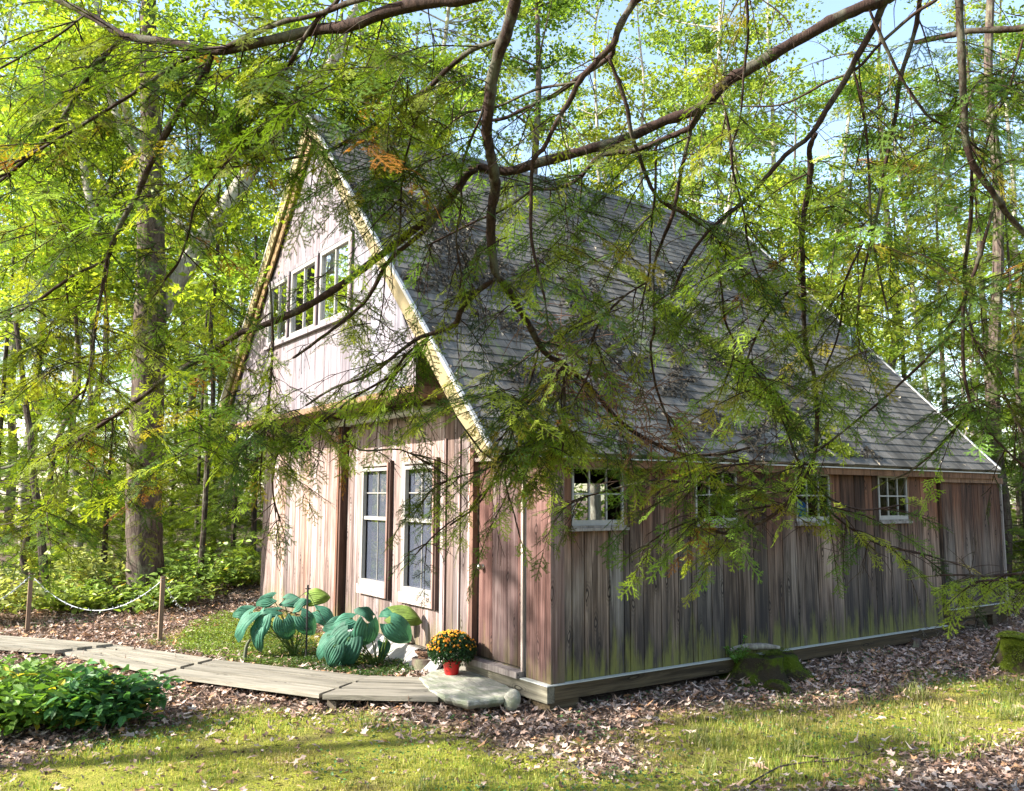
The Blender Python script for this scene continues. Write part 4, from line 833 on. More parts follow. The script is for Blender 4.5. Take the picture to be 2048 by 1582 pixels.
# moss cushions (bright) on the lawn
m_ = M(); x, y = scatter(160000, -3, 6, -6, 5); P = np.stack([x, y, gz(x, y)+.006], 1); k = inview(P, 40, 60, 11); P = P[k]; k = grassmask(P[:, 0], P[:, 1]) & (fbm(P[:, 0]*1.1, P[:, 1]*1.1, 131) > .52); P = P[k]
m_.tris(leafquads(P, rg, .013, .6, .6), np.array([(.34, .35, .03)])*rg.uniform(.5, 1.4, (len(P), 1))); o = m_.build('lawn_moss', MT['shrub']); tag(o, kind='stuff')
# ------------------------------------------------------------------ shrubs
def leafshape(n, rg, P, nn, size, lobes=False):
    """pointed leaf, 6 verts folded along its midrib"""
    nn = nn/np.linalg.norm(nn, axis=1)[:, None]; a = np.cross(nn, rg.normal(0, 1, (n, 3))); a /= np.linalg.norm(a, axis=1)[:, None]+1e-9; b_ = np.cross(nn, a); s_ = (size*rg.uniform(.55, 1.25, n))[:, None]
    a, b_, nn = a*s_, b_*s_, nn*s_
    mid = P+a*.45-nn*.05; tip = P+a*1.0-nn*.12
    L1 = P+a*.12+b_*.22; L2 = P+a*.5+b_*.30; R1 = P+a*.12-b_*.22; R2 = P+a*.5-b_*.30
    A = np.stack([P, L1, L2, tip], 1); B_ = np.stack([P, tip, R2, R1], 1); A[:, 1:3] += nn[:, None]*.06; B_[:, 2:] += nn[:, None]*.06
    return A, B_
def shrub(loc, r, h, label, group, seed, col, n=1500, size=.06, layered=True, cat='shrub', name='shrub', stems=14):
    rg = np.random.default_rng(seed); root = empty(name, loc, label, cat, group); s_ = M(); f = M(); PP = []; k = 0
    for i in range(stems):
        a_ = rg.uniform(0, 6.28); q = rg.uniform(.15, 1)**.6; e = np.array([math.cos(a_)*r*q, math.sin(a_)*r*q, h*rg.uniform(.45, 1)*(1-.35*q)]); P_, R_ = smooth_line([(e[0]*.1, e[1]*.1, -.05), e*.5+np.array([0, 0, h*.12]), e], [.006, .004, .002], 3)
        s_.tube(P_, R_, 4, cap=False)
        m0 = n//stems; t = rg.uniform(.35, 1.0, m0)[:, None]; base = P_[0]*(1-t)+P_[-1]*t+np.array([0, 0, h*.1])*(1-t); PP.append(base+np.stack([rg.normal(0, r*.20, m0), rg.normal(0, r*.20, m0), rg.normal(0, h*.05, m0)-.02], 1))
    P_ = np.concatenate(PP); P_[:, 2] = np.maximum(P_[:, 2], .01); nn = rg.normal(0, .45, (len(P_), 3)); nn[:, 2] = 1
    A, B_ = leafshape(len(P_), rg, P_, nn, size); c = np.array([col])*rg.uniform(.55, 1.4, (len(P_), 1)); c[rg.random(len(P_)) < .03] = (.45, .38, .04)
    f.tris(A, c); f.tris(B_, c); s_.build('stems', MT['bark'], root); f.build('foliage', MT['shrub'], root); return root
for (u, v, d, r, h, n, col, lab) in [
 (55, 1440, 7.0, .55, .48, 3600, (.09, .17, .025), 'leafy yellow-green bush at the left edge of the photo in front of the boardwalk'),
 (215, 1420, 7.1, .48, .50, 3600, (.05, .13, .04), 'dark green leafy bush in front of the boardwalk, rightmost of the front bushes'),
 (20, 1330, 7.9, .5, .40, 2200, (.10, .17, .03), 'bright green bush half hiding the far boardwalk panel'),
 (130, 1345, 7.7, .45, .34, 2200, (.10, .19, .035), 'low bright green bush behind the dark green front bush')]:
    p = at(u, v, d); shrub((p[0], p[1], gz(p[0], p[1])), r, h*1.25, lab, 'leafy bushes in front of the boardwalk', int(u), tuple(k*1.4 for k in col), int(n*.55), .10, stems=22)
UN = [(120, 1200, 14.5), (190, 1205, 14), (250, 1215, 13.6), (160, 1225, 12.9), (350, 1195, 14.5), (400, 1200, 15.0), (470, 1195, 15.6), (520, 1190, 16.5), (30, 1215, 13.2), (90, 1185, 16), (220, 1180, 17), (300, 1225, 13.2), (440, 1180, 17.5), (-20, 1240, 12), (380, 1180, 16.8), (2040, 1215, 16), (2060, 1180, 19)]
PLN = ['left of the first rope post', 'under the sagging rope', 'in front of the big oak trunk', 'behind the low point of the rope', 'just right of the oak trunk', 'between the oak and the thin leaning trunk', 'left of the cabin corner', 'touching the left corner of the cabin', 'at the left edge beside the rope', 'behind the first rope post', 'far behind the sagging rope', 'beside the second rope post', 'in the shade left of the cabin', 'at the left edge near the boardwalk', 'in the shade right of the oak', 'beyond the far right corner of the cabin', 'at the right edge beyond the tall stump']
for i, ((u, v, d), pl) in enumerate(zip(UN, PLN)):
    p = at(u, v, d); shrub((p[0], p[1], gz(p[0], p[1])), .6+.2*(i % 3), .35+.25*((i*7) % 4), 'pale green understorey shrub '+pl, 'understorey shrubs at the wood edge', 100+i, [(.30, .38, .08), (.20, .30, .06), (.36, .40, .13)][(i*5) % 3], 650, .12)
# ------------------------------------------------------------------ trees of the wood
def leafcloud(C_, n, rg, sg, size, col, flat=.35, m=None, jit=.35):
    m = m or M(); idx = rg.integers(len(C_), size=n); P = C_[idx]+rg.normal(0, 1, (n, 3))*np.array([sg, sg, sg*flat])
    nn = rg.normal(0, .55, (n, 3)); nn[:, 2] = np.abs(nn[:, 2])+.5
    cc = rg.uniform(1-jit, 1+jit, (len(C_), 1))[idx]*np.array([col])*rg.uniform(.7, 1.3, (n, 1)); hue = rg.random((len(C_), 1))[idx]; cc = cc*(1+np.array([[.35, .1, -.2]])*(hue-.4))
    q = leafquads(P, rg, size, .62, nrmv=nn*1.4); m.tris(q, cc); return m
def decid(seed, H=15, z0=3, rad=2.6, nl=9000, size=.13, r=.13, col=(.17, .25, .03), bend=.5, mt='birch', cols=1):
    rg = np.random.default_rng(seed); t = M(); zz = np.linspace(-.3, H, 12); bx = np.cumsum(rg.normal(0, bend*.16, (12, 2)), 0); bx -= bx[0]; P = np.c_[bx, zz]; Rr = r*(1-.85*np.linspace(0, 1, 12)**1.1); PS, RS = smooth_line(P, Rr, 3); t.tube(PS, RS, 9)
    cs = []
    for i in range(30):
        z = rg.uniform(z0, H*.98); f = (z-z0)/(H-z0); j = min(int(z/H*11), 10); p = P[j]+(P[j+1]-P[j])*.5; a_ = rg.uniform(0, 6.28); ln = rad*rg.uniform(.5, 1.1)*(1-.45*f)*min(1, .5+f*3)
        e = p+np.array([math.cos(a_)*ln, math.sin(a_)*ln, ln*rg.uniform(.2, .8)]); mid = (p+e)/2+rg.normal(0, .12, 3); q, rr = smooth_line([p, mid, e], [r*.30*(1-.6*f), r*.16, .008], 3); t.tube(q, rr, 5, cap=False)
        for k in range(8):
            tt = rg.uniform(.35, 1.1); cs.append(p*(1-tt)+e*tt+rg.normal(0, .35, 3)*np.array([1, 1, .5]))
    f = leafcloud(np.array(cs), nl//2, rg, .17, size, col); leafcloud(np.array(cs), nl//2, rg, .26, size*.7, col, m=f)
    return t.mesh('trunk', MT[mt], True), f.mesh('crown', MT['leaf'])
def conif(seed, H=7, rad=1.6, n=170, col=(.075, .14, .025), z0=.4, r=.06):
    rg = np.random.default_rng(seed); bg = Bough(); bg.w.tube([(0, 0, -.2), (0, 0, H*.5), (rg.normal(0, .05), 0, H)], [r, r*.6, .008], 7)
    for i in range(n):
        z = z0+(H-z0)*rg.random()**1.15; ln = rad*(1-z/H)**.8*rg.uniform(.55, 1.1)+.15; a_ = rg.uniform(0, 6.28); d = np.array([math.cos(a_), math.sin(a_), -.12]); p = np.array([0, 0, z])
        if i % 3 == 0: bg.w.tube([p, p+d*ln*.9], [.008, .002], 3, cap=False)
        k = max(2, int(ln/.22))
        for j in range(k):
            q = p+d*ln*(.25+.75*(j+1)/k); sd = rg.choice([-1, 1]); dd = d+np.array([-d[1], d[0], 0])*sd*rg.uniform(.1, .8); bg.spr(q, dd+np.array([0, 0, -.2]), rg.uniform(.9, 1.6), rg, np.array(col)*rg.uniform(.6, 1.4), SPRC)
    return bg.w.mesh('trunk', MT['dbark'], False), bg.n.mesh('foliage', MT['needle'])
def put(meshes, loc, rot, sc, name, label, cat, group, names=('trunk', 'crown')):
    root = empty(name, loc, label, cat, group); root.rotation_euler = (0, 0, rot); root.scale = (sc, sc, sc)
    for me, nm in zip(meshes, names): link(bpy.data.objects.new(nm, me), root)
    return root
# big oak left of the cabin
rg = np.random.default_rng(19); OD = 14.6
ob = onz(292, 1205, -.05); OD = (ob-CAMP)@FW; root = empty('oak_tree', (ob[0], ob[1], -.05), 'big grey-brown oak with a forked leaning limb standing left of the cabin', 'oak tree'); off = (ob[0], ob[1], -.05)
def pl(pts, d0, d1=None):
    n = len(pts); d1 = d0 if d1 is None else d1
    return np.array([at(p[0], p[1], d0+(d1-d0)*i/max(n-1, 1)) for i, p in enumerate(pts)])
sc_ = OD/CF
m_ = M(); P_, R_ = smooth_line(pl([(292, 1225), (291, 1190), (290, 1100), (287, 1000), (290, 900), (296, 780), (300, 640), (302, 520), (301, 392), (303, 290), (300, 200), (296, 90), (298, -60), (292, -260)], OD, OD-.5), np.array([50, 38, 34, 33, 32, 31, 30, 27, 23, 21, 17, 15, 13, 9])*sc_, 5); a_ = np.arange(len(P_)); m_.tube(P_, R_*(1+.03*np.sin(a_*1.7)), 20); m_.build('trunk', MT['bark'], root, True, off=off)
m_ = M(); P_, R_ = smooth_line(pl([(308, 640), (345, 575), (400, 490), (470, 385), (510, 325), (549, 280), (605, 190), (668, 120), (700, 40), (760, -60)], OD, OD+.6), np.array([24, 19, 17, 16, 15, 13, 11, 10, 8, 6])*sc_, 4); m_.tube(P_, R_, 12)
for pts, r0 in ((([(668, 120), (700, 95), (730, 60)]), 6), ([(235, 157), (250, 205), (262, 250), (300, 300)], 10), ([(196, 470), (175, 380), (160, 300), (120, 200), (70, 120)], 9), ([(303, 360), (240, 250), (205, 120), (190, -20)], 9), ([(400, 490), (330, 420), (240, 400), (196, 340)], 6)):
    P_, R_ = smooth_line(pl(pts, OD, OD+.4), np.linspace(r0, r0*.6, len(pts))*sc_, 4); m_.tube(P_, R_, 8)
m_.build('limb', MT['birch'], root, True, off=off)
cs = np.array([at(rg.uniform(-80, 760), rg.uniform(-260, 620), OD+rg.uniform(-1.8, 2.2)) for i in range(260)])
f = leafcloud(cs, 22000, rg, .26, .11, (.22, .32, .04)); f.build('crown', MT['leaf'], root, off=off)
# wood trees
DV = [decid(s, H, z0, rad, int(nl*1.45), .135, r, tuple(k*1.35 for k in col), bend, mt) for s, H, z0, rad, nl, r, col, bend, mt in (
 (1, 17, 3.0, 2.6, 7000, .14, (.19, .25, .04), .7, 'birch'), (2, 15, 1.8, 2.3, 7500, .10, (.25, .29, .05), .9, 'birch'), (3, 19, 4.0, 3.0, 8500, .17, (.10, .17, .028), .6, 'bark'),
 (4, 9, .8, 1.9, 6500, .05, (.24, .30, .05), 1.0, 'bark'), (5, 16, 2.0, 2.6, 8000, .12, (.14, .20, .04), 1.2, 'birch'))]
CV = [conif(1, 8, 1.9, 190, (.14, .21, .03)), conif(2, 5, 1.5, 130, (.18, .26, .035)), conif(3, 12, 2.3, 240, (.10, .15, .025), .8, .09), conif(4, 3, 1.1, 80, (.22, .30, .04))]
# (u, depth, kind, variant, label detail)
TL = [
 (60, 24, 'd', 0, 'far behind the first rope post'), (180, 30, 'd', 2, 'deep in the wood behind the sagging rope'), (140, 19, 'd', 1, 'with pale bark left of the big oak'), (-60, 20, 'd', 4, 'cut by the left edge of the photo'),
 (400, 21, 'd', 3, 'young and thin, right of the big oak'), (450, 27, 'd', 1, 'in the gap between the oak and the cabin'), (370, 34, 'd', 2, 'tall and distant just right of the oak'), (540, 23, 'd', 4, 'rising behind the left roof edge'),
 (240, 24, 'd', 3, 'young, close behind the big oak'), (20, 33, 'd', 2, 'most distant at the left edge'), (95, 15.5, 'd', 3, 'young and leafy behind the first rope post'),
 (640, 24, 'd', 2, 'straight behind the gable peak'), (760, 29, 'd', 0, 'behind the front part of the ridge'), (860, 22, 'd', 4, 'behind the ridge left of the hanging hemlock stem'), (950, 31, 'd', 1, 'tall behind the hanging hemlock stem'),
 (1060, 24, 'd', 2, 'behind the middle of the ridge'), (1196, 27, 'd', 0, 'with a straight pale trunk over the ridge'), (1130, 35, 'd', 4, 'most distant above the middle of the ridge'), (1290, 23, 'd', 1, 'behind the rear half of the ridge'),
 (1390, 30, 'd', 2, 'beyond the rear end of the ridge'), (1480, 21, 'd', 4, 'just behind the rear end of the ridge'), (1575, 24, 'd', 0, 'pale trunked above the rear rake of the roof'), (1660, 29, 'd', 1, 'distant above the rear rake of the roof'),
 (1740, 22, 'd', 3, 'young, behind the blue vent pipe'), (1800, 27, 'd', 2, 'tall behind the blue vent pipe'), (1880, 22, 'd', 1, 'behind the lowest part of the rear roof slope'), (1950, 30, 'd', 4, 'distant beyond the far wall corner'),
 (2060, 24, 'd', 0, 'at the right edge of the photo behind the conifers'), (2140, 20, 'd', 2, 'beyond the right edge behind the conifers'), (1620, 36, 'd', 2, 'most distant above the rear rake'), (820, 37, 'd', 2, 'most distant above the front of the ridge'), (2230, 28, 'd', 1, 'outermost on the right'),
 (-10, 16, 'c', 0, 'at the left edge'), (130, 18, 'c', 1, 'left of the oak, half tall'), (215, 16.5, 'c', 3, 'small, left of the oak foot'), (395, 19, 'c', 0, 'right of the oak'), (470, 17.5, 'c', 1, 'near the left corner of the cabin'),
 (60, 21, 'c', 2, 'tall and dark behind the first rope post'), (510, 21, 'c', 0, 'behind the left corner of the cabin'), (270, 22, 'c', 2, 'tall and dark behind the oak'), (345, 24, 'c', 0, 'deep in shade right of the oak'), (430, 25, 'c', 2, 'tall and dark in the gap before the cabin'),
 (1990, 17.5, 'c', 2, 'tall and dark beyond the far wall corner'), (2050, 15.5, 'c', 0, 'at the right edge beyond the moss-capped stump'), (2035, 20, 'c', 1, 'lower, between the two at the right edge'), (1900, 21, 'c', 2, 'tall and dark above the far end of the roof'), (2150, 17, 'c', 2, 'tall, cut off by the right edge'), (2120, 22, 'c', 0, 'farther back past the right edge'), (1820, 24, 'c', 2, 'dark, behind the vent pipe')]
rg = np.random.default_rng(4)
for (u, d, k, v, lab) in TL:
    p = at(u, 1000, d); z = float(gz(p[0], p[1]))
    if k == 'd': put(DV[v], (p[0], p[1], z), rg.uniform(0, 6.28), rg.uniform(.9, 1.2), 'deciduous_tree', 'yellow-green leafy tree '+lab, 'tree', 'leafy trees of the wood')
    else: put(CV[v], (p[0], p[1], z), rg.uniform(0, 6.28), rg.uniform(.85, 1.15), 'young_hemlock', 'soft needled young hemlock '+lab, 'hemlock', 'young hemlocks of the wood', ('trunk', 'foliage'))
# thin dark trunks near the left
for (u0, v0, u1, v1, r, d, lab) in ((92, 1185, 60, 900, 9, 13.5, 'thin dark bare trunk leaning left behind the first rope post'), (396, 1192, 425, 700, 6, 15, 'thin leaning grey trunk between the oak and the cabin'), (500, 1165, 506, 800, 6, 17, 'thin straight trunk next to the left cabin corner'), (188, 1120, 186, 700, 6, 20, 'thin dark trunk left of the oak'), (2003, 1235, 1985, 200, 15, 16, 'bare grey conifer trunk beyond the far right wall corner')):
    P_ = np.array([at(u0+(u1-u0)*t, v0+(v1-v0)*t, d) for t in np.linspace(0, 1.9 if u0 < 1000 else 1.2, 8)]); P_[1:-1] += rg.normal(0, .05, (6, 3)); m_ = M(); PP, RR = smooth_line(P_, np.linspace(r, r*.5, 8)*d/CF, 3); m_.tube(PP, RR, 9)
    for i in range(16 if u0 < 1000 else 46):
        j = rg.integers(3, len(PP)); a_ = rg.uniform(0, 6.28); e = np.array([math.cos(a_), math.sin(a_), rg.uniform(-.3, .2)])*rg.uniform(.3, 1.3); m_.tube(smooth_line([PP[j], PP[j]+e*.5+rg.normal(0, .06, 3), PP[j]+e], [.010, .006, .002], 3)[0], [.008]*6+[.002], 4, cap=False)
    o = m_.build('bare_trunk', MT['dbark' if r < 8 or u0 < 100 else 'bark'], off=P_[0]); o.location = P_[0]; tag(o, lab, 'tree trunk')
# dappling trees behind the viewer's left (they stand in front of the facade, outside the picture)
for (x, y, v, s_) in ((-4.5, -13.5, 0, 1.0), (.5, -16.5, 1, 1.0)):
    put(DV[v], (x, y, float(gz(x, y))), x*1.3, s_, 'deciduous_tree', 'leafy tree outside the photo whose crown dapples the %s' % {-4.5: 'gable wall', 0: 'doorway', -10: 'left part of the facade', .5: 'doorway'}[x], 'tree', 'leafy trees of the wood')
# far wood that reads as one mass
rg = np.random.default_rng(8); m_ = M(); n = 900; a_ = rg.uniform(0, 6.28, n); rr = rg.uniform(34, 62, n); fwa = math.atan2(FW[1], FW[0]); cs = np.stack([CAMP[0]+rr*np.cos(a_), CAMP[1]+rr*np.sin(a_), rg.uniform(0, 1, n)**1.2*15], 1)
leafcloud(cs, 80000, rg, 1.0, .33, (.24, .32, .06), .7, m_)
low = cs.copy(); low[:, 2] = rg.uniform(0, 4, n); leafcloud(low, 40000, rg, 1.2, .36, (.12, .18, .03), .6, m_)
o = m_.build('far_wood', MT['leaf']); tag(o, kind='stuff')
m_ = M(); n = 260
for i in range(n):
    a0 = rg.uniform(0, 6.28); r0 = rg.uniform(30, 60); x, y = CAMP[0]+r0*math.cos(a0), CAMP[1]+r0*math.sin(a0); m_.tube([(x, y, -.3), (x+rg.normal(0, .4), y+rg.normal(0, .4), 8), (x+rg.normal(0, .8), y+rg.normal(0, .8), 16)], [rg.uniform(.08, .2), .1, .04], 6)
o = m_.build('far_trunks', MT['birch']); tag(o, kind='stuff')
# ------------------------------------------------------------------ overhanging hemlocks
HG = 'overhanging hemlocks'
TR = np.array([5.9, 2.6]); TA = np.array([8.0, -3.2])
hemB = empty('hemlock_tree', (TR[0], TR[1], float(gz(*TR))), 'hemlock whose dark boughs sweep from the top right diagonally down across the roof', 'hemlock', HG)
hemA = empty('hemlock_tree', (TA[0], TA[1], float(gz(*TA))), 'hemlock whose boughs hang over the top left and in front of the gable', 'hemlock', HG)
for root, T_, r in ((hemB, TR, .2), (hemA, TA, .16)):
    m_ = M(); m_.tube([(T_[0], T_[1], -.6), (T_[0]+.03, T_[1], 3), (T_[0], T_[1]+.05, 7), (T_[0], T_[1], 13)], [r*1.2, r, r*.8, r*.3], 14); m_.build('trunk', MT['dbark'], root, True, off=root.location)
k = 4
# key: (tree, points px, radii px start/end, depth start/end, density, size, extend to trunk height or None, bare share)
LB = [
 ('A', [(98, -8), (165, 27), (251, 69), (333, 86), (427, 103), (510, 92), (627, 63), (700, 44), (768, 20), (871, 7), (935, -12)][::-1], 14, 6, 3.4, 4.2, .9, 1.0, 4.6, .15),
 ('A', [(427, 103), (451, 92), (549, 55), (647, 23), (706, 6), (780, -10)][::-1], 6, 4, 3.5, 3.9, .6, .9, None, .2),
 ('A', [(251, 71), (192, 133), (149, 204), (118, 251), (71, 298), (0, 361), (-60, 400)], 6, 4, 4.1, 4.4, .9, .9, None, .1),
 ('A', [(416, 106), (365, 118), (298, 165), (220, 216), (137, 263), (75, 302), (0, 341)], 5, 2.5, 3.9, 4.3, .9, .9, None, .15),
 ('A', [(424, 112), (396, 157), (353, 227), (325, 275), (298, 333), (271, 392), (243, 451), (224, 494), (212, 522), (204, 600), (189, 674), (181, 735), (164, 797)], 8, 2.5, 3.9, 4.3, .9, .9, None, .2),
 ('A', [(212, 520), (165, 541), (118, 569), (59, 612), (0, 635), (-60, 650)], 4, 2.5, 4.2, 4.3, 1.0, .9, None, .1),
 ('A', [(690, -30), (667, 8), (623, 55), (588, 114), (569, 145), (541, 184), (510, 235), (478, 290), (443, 341), (416, 372), (388, 420), (376, 470), (353, 533), (322, 565)], 5.5, 2, 3.6, 4.3, .9, .95, None, .2),
 ('A', [(168, 31), (118, 70), (59, 102), (0, 137), (-40, 155)], 3, 2, 4.1, 4.3, 1.0, .9, None, .1),
 ('A', [(1042, -30), (1035, 0), (1014, 58), (1001, 109), (987, 164), (980, 219), (973, 267), (980, 301), (984, 335), (987, 376), (985, 427), (984, 478), (990, 545)], 13, 9, 3.6, 4.3, .30, .8, 4.7, .5),
 ('A', [(990, 545), (1020, 585), (1045, 625), (1060, 650), (1089, 699), (1128, 728), (1177, 772), (1245, 845), (1342, 903), (1430, 910), (1500, 895)], 8.5, 2.5, 4.3, 5.2, .75, .85, None, .5),
 ('A', [(992, 557), (950, 587), (920, 622), (912, 648), (866, 667), (836, 675), (798, 705), (741, 747), (665, 777), (612, 811)], 7, 2.2, 4.3, 5.0, .9, .85, None, .3),
 ('A', [(855, 675), (813, 709), (787, 747), (764, 792)], 3.5, 2, 4.6, 4.9, .9, .8, None, .3),
 ('A', [(1128, 733), (1128, 796), (1130, 855), (1125, 900)], 3.5, 2, 4.6, 4.7, 1.5, .9, None, .3),
 ('B', [(1800, -30), (1760, 0), (1691, 31), (1623, 65), (1555, 102), (1497, 133), (1446, 171), (1400, 212), (1332, 243), (1247, 273), (1161, 301), (1076, 325), (1008, 342), (960, 335)], 13, 9, 3.9, 4.3, .3, .8, 4.7, .4),
 ('B', [(960, 335), (939, 345), (891, 396), (847, 448), (803, 478), (726, 538), (646, 591), (582, 633), (514, 656), (481, 666), (427, 697), (358, 740), (321, 764), (279, 797), (222, 838), (136, 888), (74, 916), (0, 937), (-60, 950)], 9, 3, 4.3, 5.2, .55, .9, None, .35),
 ('B', [(955, 340), (931, 352), (890, 410), (847, 462), (779, 523), (741, 584), (711, 622), (665, 660), (620, 694), (586, 716)], 6, 2.5, 4.2, 4.7, .5, .8, None, .4),
 ('B', [(1446, 175), (1400, 232), (1377, 253), (1342, 273), (1281, 297), (1213, 308), (1189, 321), (1154, 359), (1110, 376), (1066, 380), (1008, 417), (939, 448), (854, 492)], 7, 2, 4.1, 4.7, .8, .9, None, .25),
 ('B', [(1290, -25), (1274, 0), (1240, 51), (1226, 85), (1196, 120), (1161, 164), (1137, 198), (1113, 246), (1090, 287), (1069, 318), (1066, 342), (1062, 410), (1064, 478), (1076, 540), (1090, 600)], 8, 2.5, 3.5, 4.0, .45, .8, 4.9, .4),
 ('B', [(1240, 53), (1226, 85), (1219, 113), (1161, 154), (1110, 188), (1059, 215), (1008, 236), (960, 243)], 6, 3, 3.9, 4.3, .5, .8, None, .4),
 ('B', [(1219, 116), (1240, 161), (1257, 219), (1264, 267), (1274, 301), (1298, 362), (1325, 403), (1366, 427), (1400, 450)], 5, 3, 4.0, 4.3, .6, .8, None, .3),
 ('A', [(1001, 79), (953, 99), (905, 133), (850, 181), (796, 212), (751, 246), (706, 275), (659, 302), (588, 314), (490, 333), (431, 336)], 6, 2, 3.8, 4.5, 1.1, 1.0, None, .15),
 ('A', [(848, 183), (844, 191), (830, 246), (813, 308), (803, 376), (801, 444), (798, 470)], 3, 2, 4.0, 4.1, .9, .9, None, .2),
 ('B', [(1155, 164), (1110, 171), (1069, 181), (997, 212), (930, 225)], 3.5, 2, 3.9, 4.2, .7, .8, None, .3),
 ('B', [(985, 150), (960, 232), (939, 290), (924, 342), (922, 410), (912, 478), (925, 560)], 3.5, 2, 4.0, 4.3, .8, .85, None, .3),
 ('B', [(1920, -20), (1922, 85), (1923, 171), (1927, 256), (1940, 317), (1981, 386), (2019, 433), (2060, 480), (2120, 530)], 8, 5, 3.8, 4.1, .3, .8, 4.6, .4),
 ('B', [(1942, 331), (1944, 393), (1937, 461), (1930, 540), (1930, 600), (1903, 650), (1869, 699), (1781, 786), (1708, 845), (1635, 903)], 5, 2, 4.0, 4.9, .35, .8, None, .4),
 ('B', [(1988, 416), (1964, 495), (1951, 540), (1930, 600), (1925, 670), (1927, 738), (1942, 811), (1961, 845), (2005, 894), (2060, 945)], 4.5, 2.2, 4.0, 4.4, .7, .85, None, .25),
 ('B', [(1942, 820), (1878, 894), (1820, 942), (1780, 960)], 3, 1.8, 4.4, 4.9, .4, .8, None, .3),
 ('B', [(1930, 610), (1955, 700), (2000, 772), (2044, 860), (2070, 900)], 3.2, 2, 4.2, 4.4, 1.0, .9, None, .2),
 ('B', [(1790, -30), (1773, 0), (1749, 44), (1719, 109), (1691, 154), (1664, 205), (1623, 270), (1572, 311), (1527, 355), (1487, 403), (1418, 461), (1370, 532), (1340, 600)], 8, 2.5, 3.9, 4.4, .5, .85, 4.8, .3),
 ('B', [(1634, 266), (1620, 300), (1620, 341), (1613, 410), (1608, 478), (1606, 540), (1608, 600), (1605, 650), (1613, 699), (1630, 757), (1635, 845), (1627, 923), (1591, 991), (1537, 1035), (1464, 1066), (1420, 1059)], 6.5, 3, 4.1, 5.2, .45, .85, None, .3),
 ('B', [(1848, -25), (1841, 0), (1828, 68), (1807, 154), (1790, 232), (1773, 314), (1763, 375), (1749, 444), (1729, 540), (1715, 620)], 5.5, 2.2, 3.9, 4.3, .5, .8, 4.8, .3),
 ('B', [(1708, 143), (1719, 191), (1732, 256), (1737, 324), (1742, 444), (1756, 540), (1775, 620)], 3.4, 2, 4.0, 4.3, .6, .8, None, .3),
 ('B', [(1739, 20), (1760, 68), (1794, 137), (1828, 198), (1862, 235), (1913, 263), (1960, 300)], 4, 2, 3.9, 4.1, .5, .8, None, .4),
 ('B', [(1890, -12), (1862, 7), (1818, 38), (1760, 89), (1712, 140), (1657, 164), (1606, 191), (1555, 212), (1487, 212)], 4, 1.8, 3.8, 4.3, .6, .8, None, .3),
 ('B', [(1493, -20), (1497, 68), (1487, 154), (1480, 239), (1459, 300)], 3.2, 2, 3.8, 4.1, .6, .8, 4.9, .3),
 ('B', [(1442, 191), (1459, 256), (1466, 341), (1487, 427), (1497, 488), (1520, 560)], 3, 2, 4.2, 4.4, .7, .8, None, .3),
 ('B', [(2120, 30), (2048, 55), (1947, 61), (1896, 75), (1828, 85)], 8, 5, 4.8, 5.2, .2, .8, None, .6),
 ('B', [(2046, 78), (2019, 171), (1992, 232), (1971, 290), (1950, 380)], 3.5, 2, 4.4, 4.6, .9, .85, None, .2),
 ('B', [(1383, 256), (1363, 342), (1346, 427), (1325, 478), (1308, 540), (1311, 650), (1303, 699), (1313, 772), (1338, 845), (1360, 900)], 4.5, 2, 4.2, 4.9, .6, .85, None, .35),
 ('B', [(1322, 280), (1313, 300), (1312, 376), (1301, 478), (1298, 540), (1280, 620)], 3.2, 2, 4.2, 4.4, .7, .8, None, .3),
 # low drooping sprays in front of the walls
 ('A', [(1125, 720), (1110, 760), (1060, 800), (1030, 840), (1000, 880)], 3, 2, 4.7, 5.0, 2.4, .95, None, .15),
 ('A', [(1080, 690), (1060, 760), (1035, 830), (1015, 900), (985, 960), (955, 1010), (900, 1050)], 3, 2, 4.8, 5.1, .7, .8, None, .2),
 ('A', [(1015, 900), (1010, 960), (1030, 1030), (1040, 1075)], 2, 1.5, 4.9, 5.0, .9, .8, None, .2),
 ('A', [(950, 1010), (880, 1060), (830, 1110)], 2, 1.3, 5.0, 5.2, .8, .75, None, .1),
 ('B', [(1600, 985), (1500, 975), (1400, 965), (1300, 960), (1200, 985), (1120, 1010)], 3.5, 1.6, 5.1, 5.3, 1.6, .9, None, .1),
 ('B', [(1560, 1010), (1480, 1020), (1390, 1040), (1330, 1065), (1270, 1105)], 3, 1.6, 5.1, 5.3, 1.5, .85, None, .1),
 ('B', [(1620, 930), (1540, 925), (1460, 930), (1390, 945)], 3, 1.6, 4.9, 5.1, 1.7, .9, None, .1),
 ('B', [(1500, 720), (1540, 790), (1570, 850), (1600, 930), (1650, 990), (1720, 1020), (1800, 1010)], 3, 1.8, 4.8, 5.2, .9, .85, None, .2),
 ('B', [(1635, 1000), (1690, 1050), (1760, 1090), (1850, 1110), (1920, 1130)], 3, 1.6, 5.0, 5.3, 1.1, .85, None, .15),
 ('B', [(2150, 1120), (2060, 1140), (1990, 1150), (1930, 1150), (1880, 1150)], 4, 1.6, 4.7, 4.9, 2.6, .75, None, .0, (.20, .28, .03)),
 ('B', [(2100, 1180), (2040, 1165), (1980, 1160), (1940, 1165)], 3, 1.6, 4.6, 4.8, 2.6, .75, None, .0, (.22, .30, .035)),
 ('A', [(860, 668), (800, 740), (700, 800), (640, 850), (560, 900), (545, 980), (560, 1040)], 3, 1.8, 4.8, 5.1, 1.4, .95, None, .15),
 ('A', [(540, 560), (545, 680), (540, 780), (530, 870), (520, 950)], 3.4, 1.8, 4.6, 4.8, 1.2, .9, None, .2),
 ('A', [(700, 800), (690, 860), (720, 900), (800, 900), (860, 930)], 2.5, 1.5, 4.9, 5.0, 1.6, .9, None, .1),
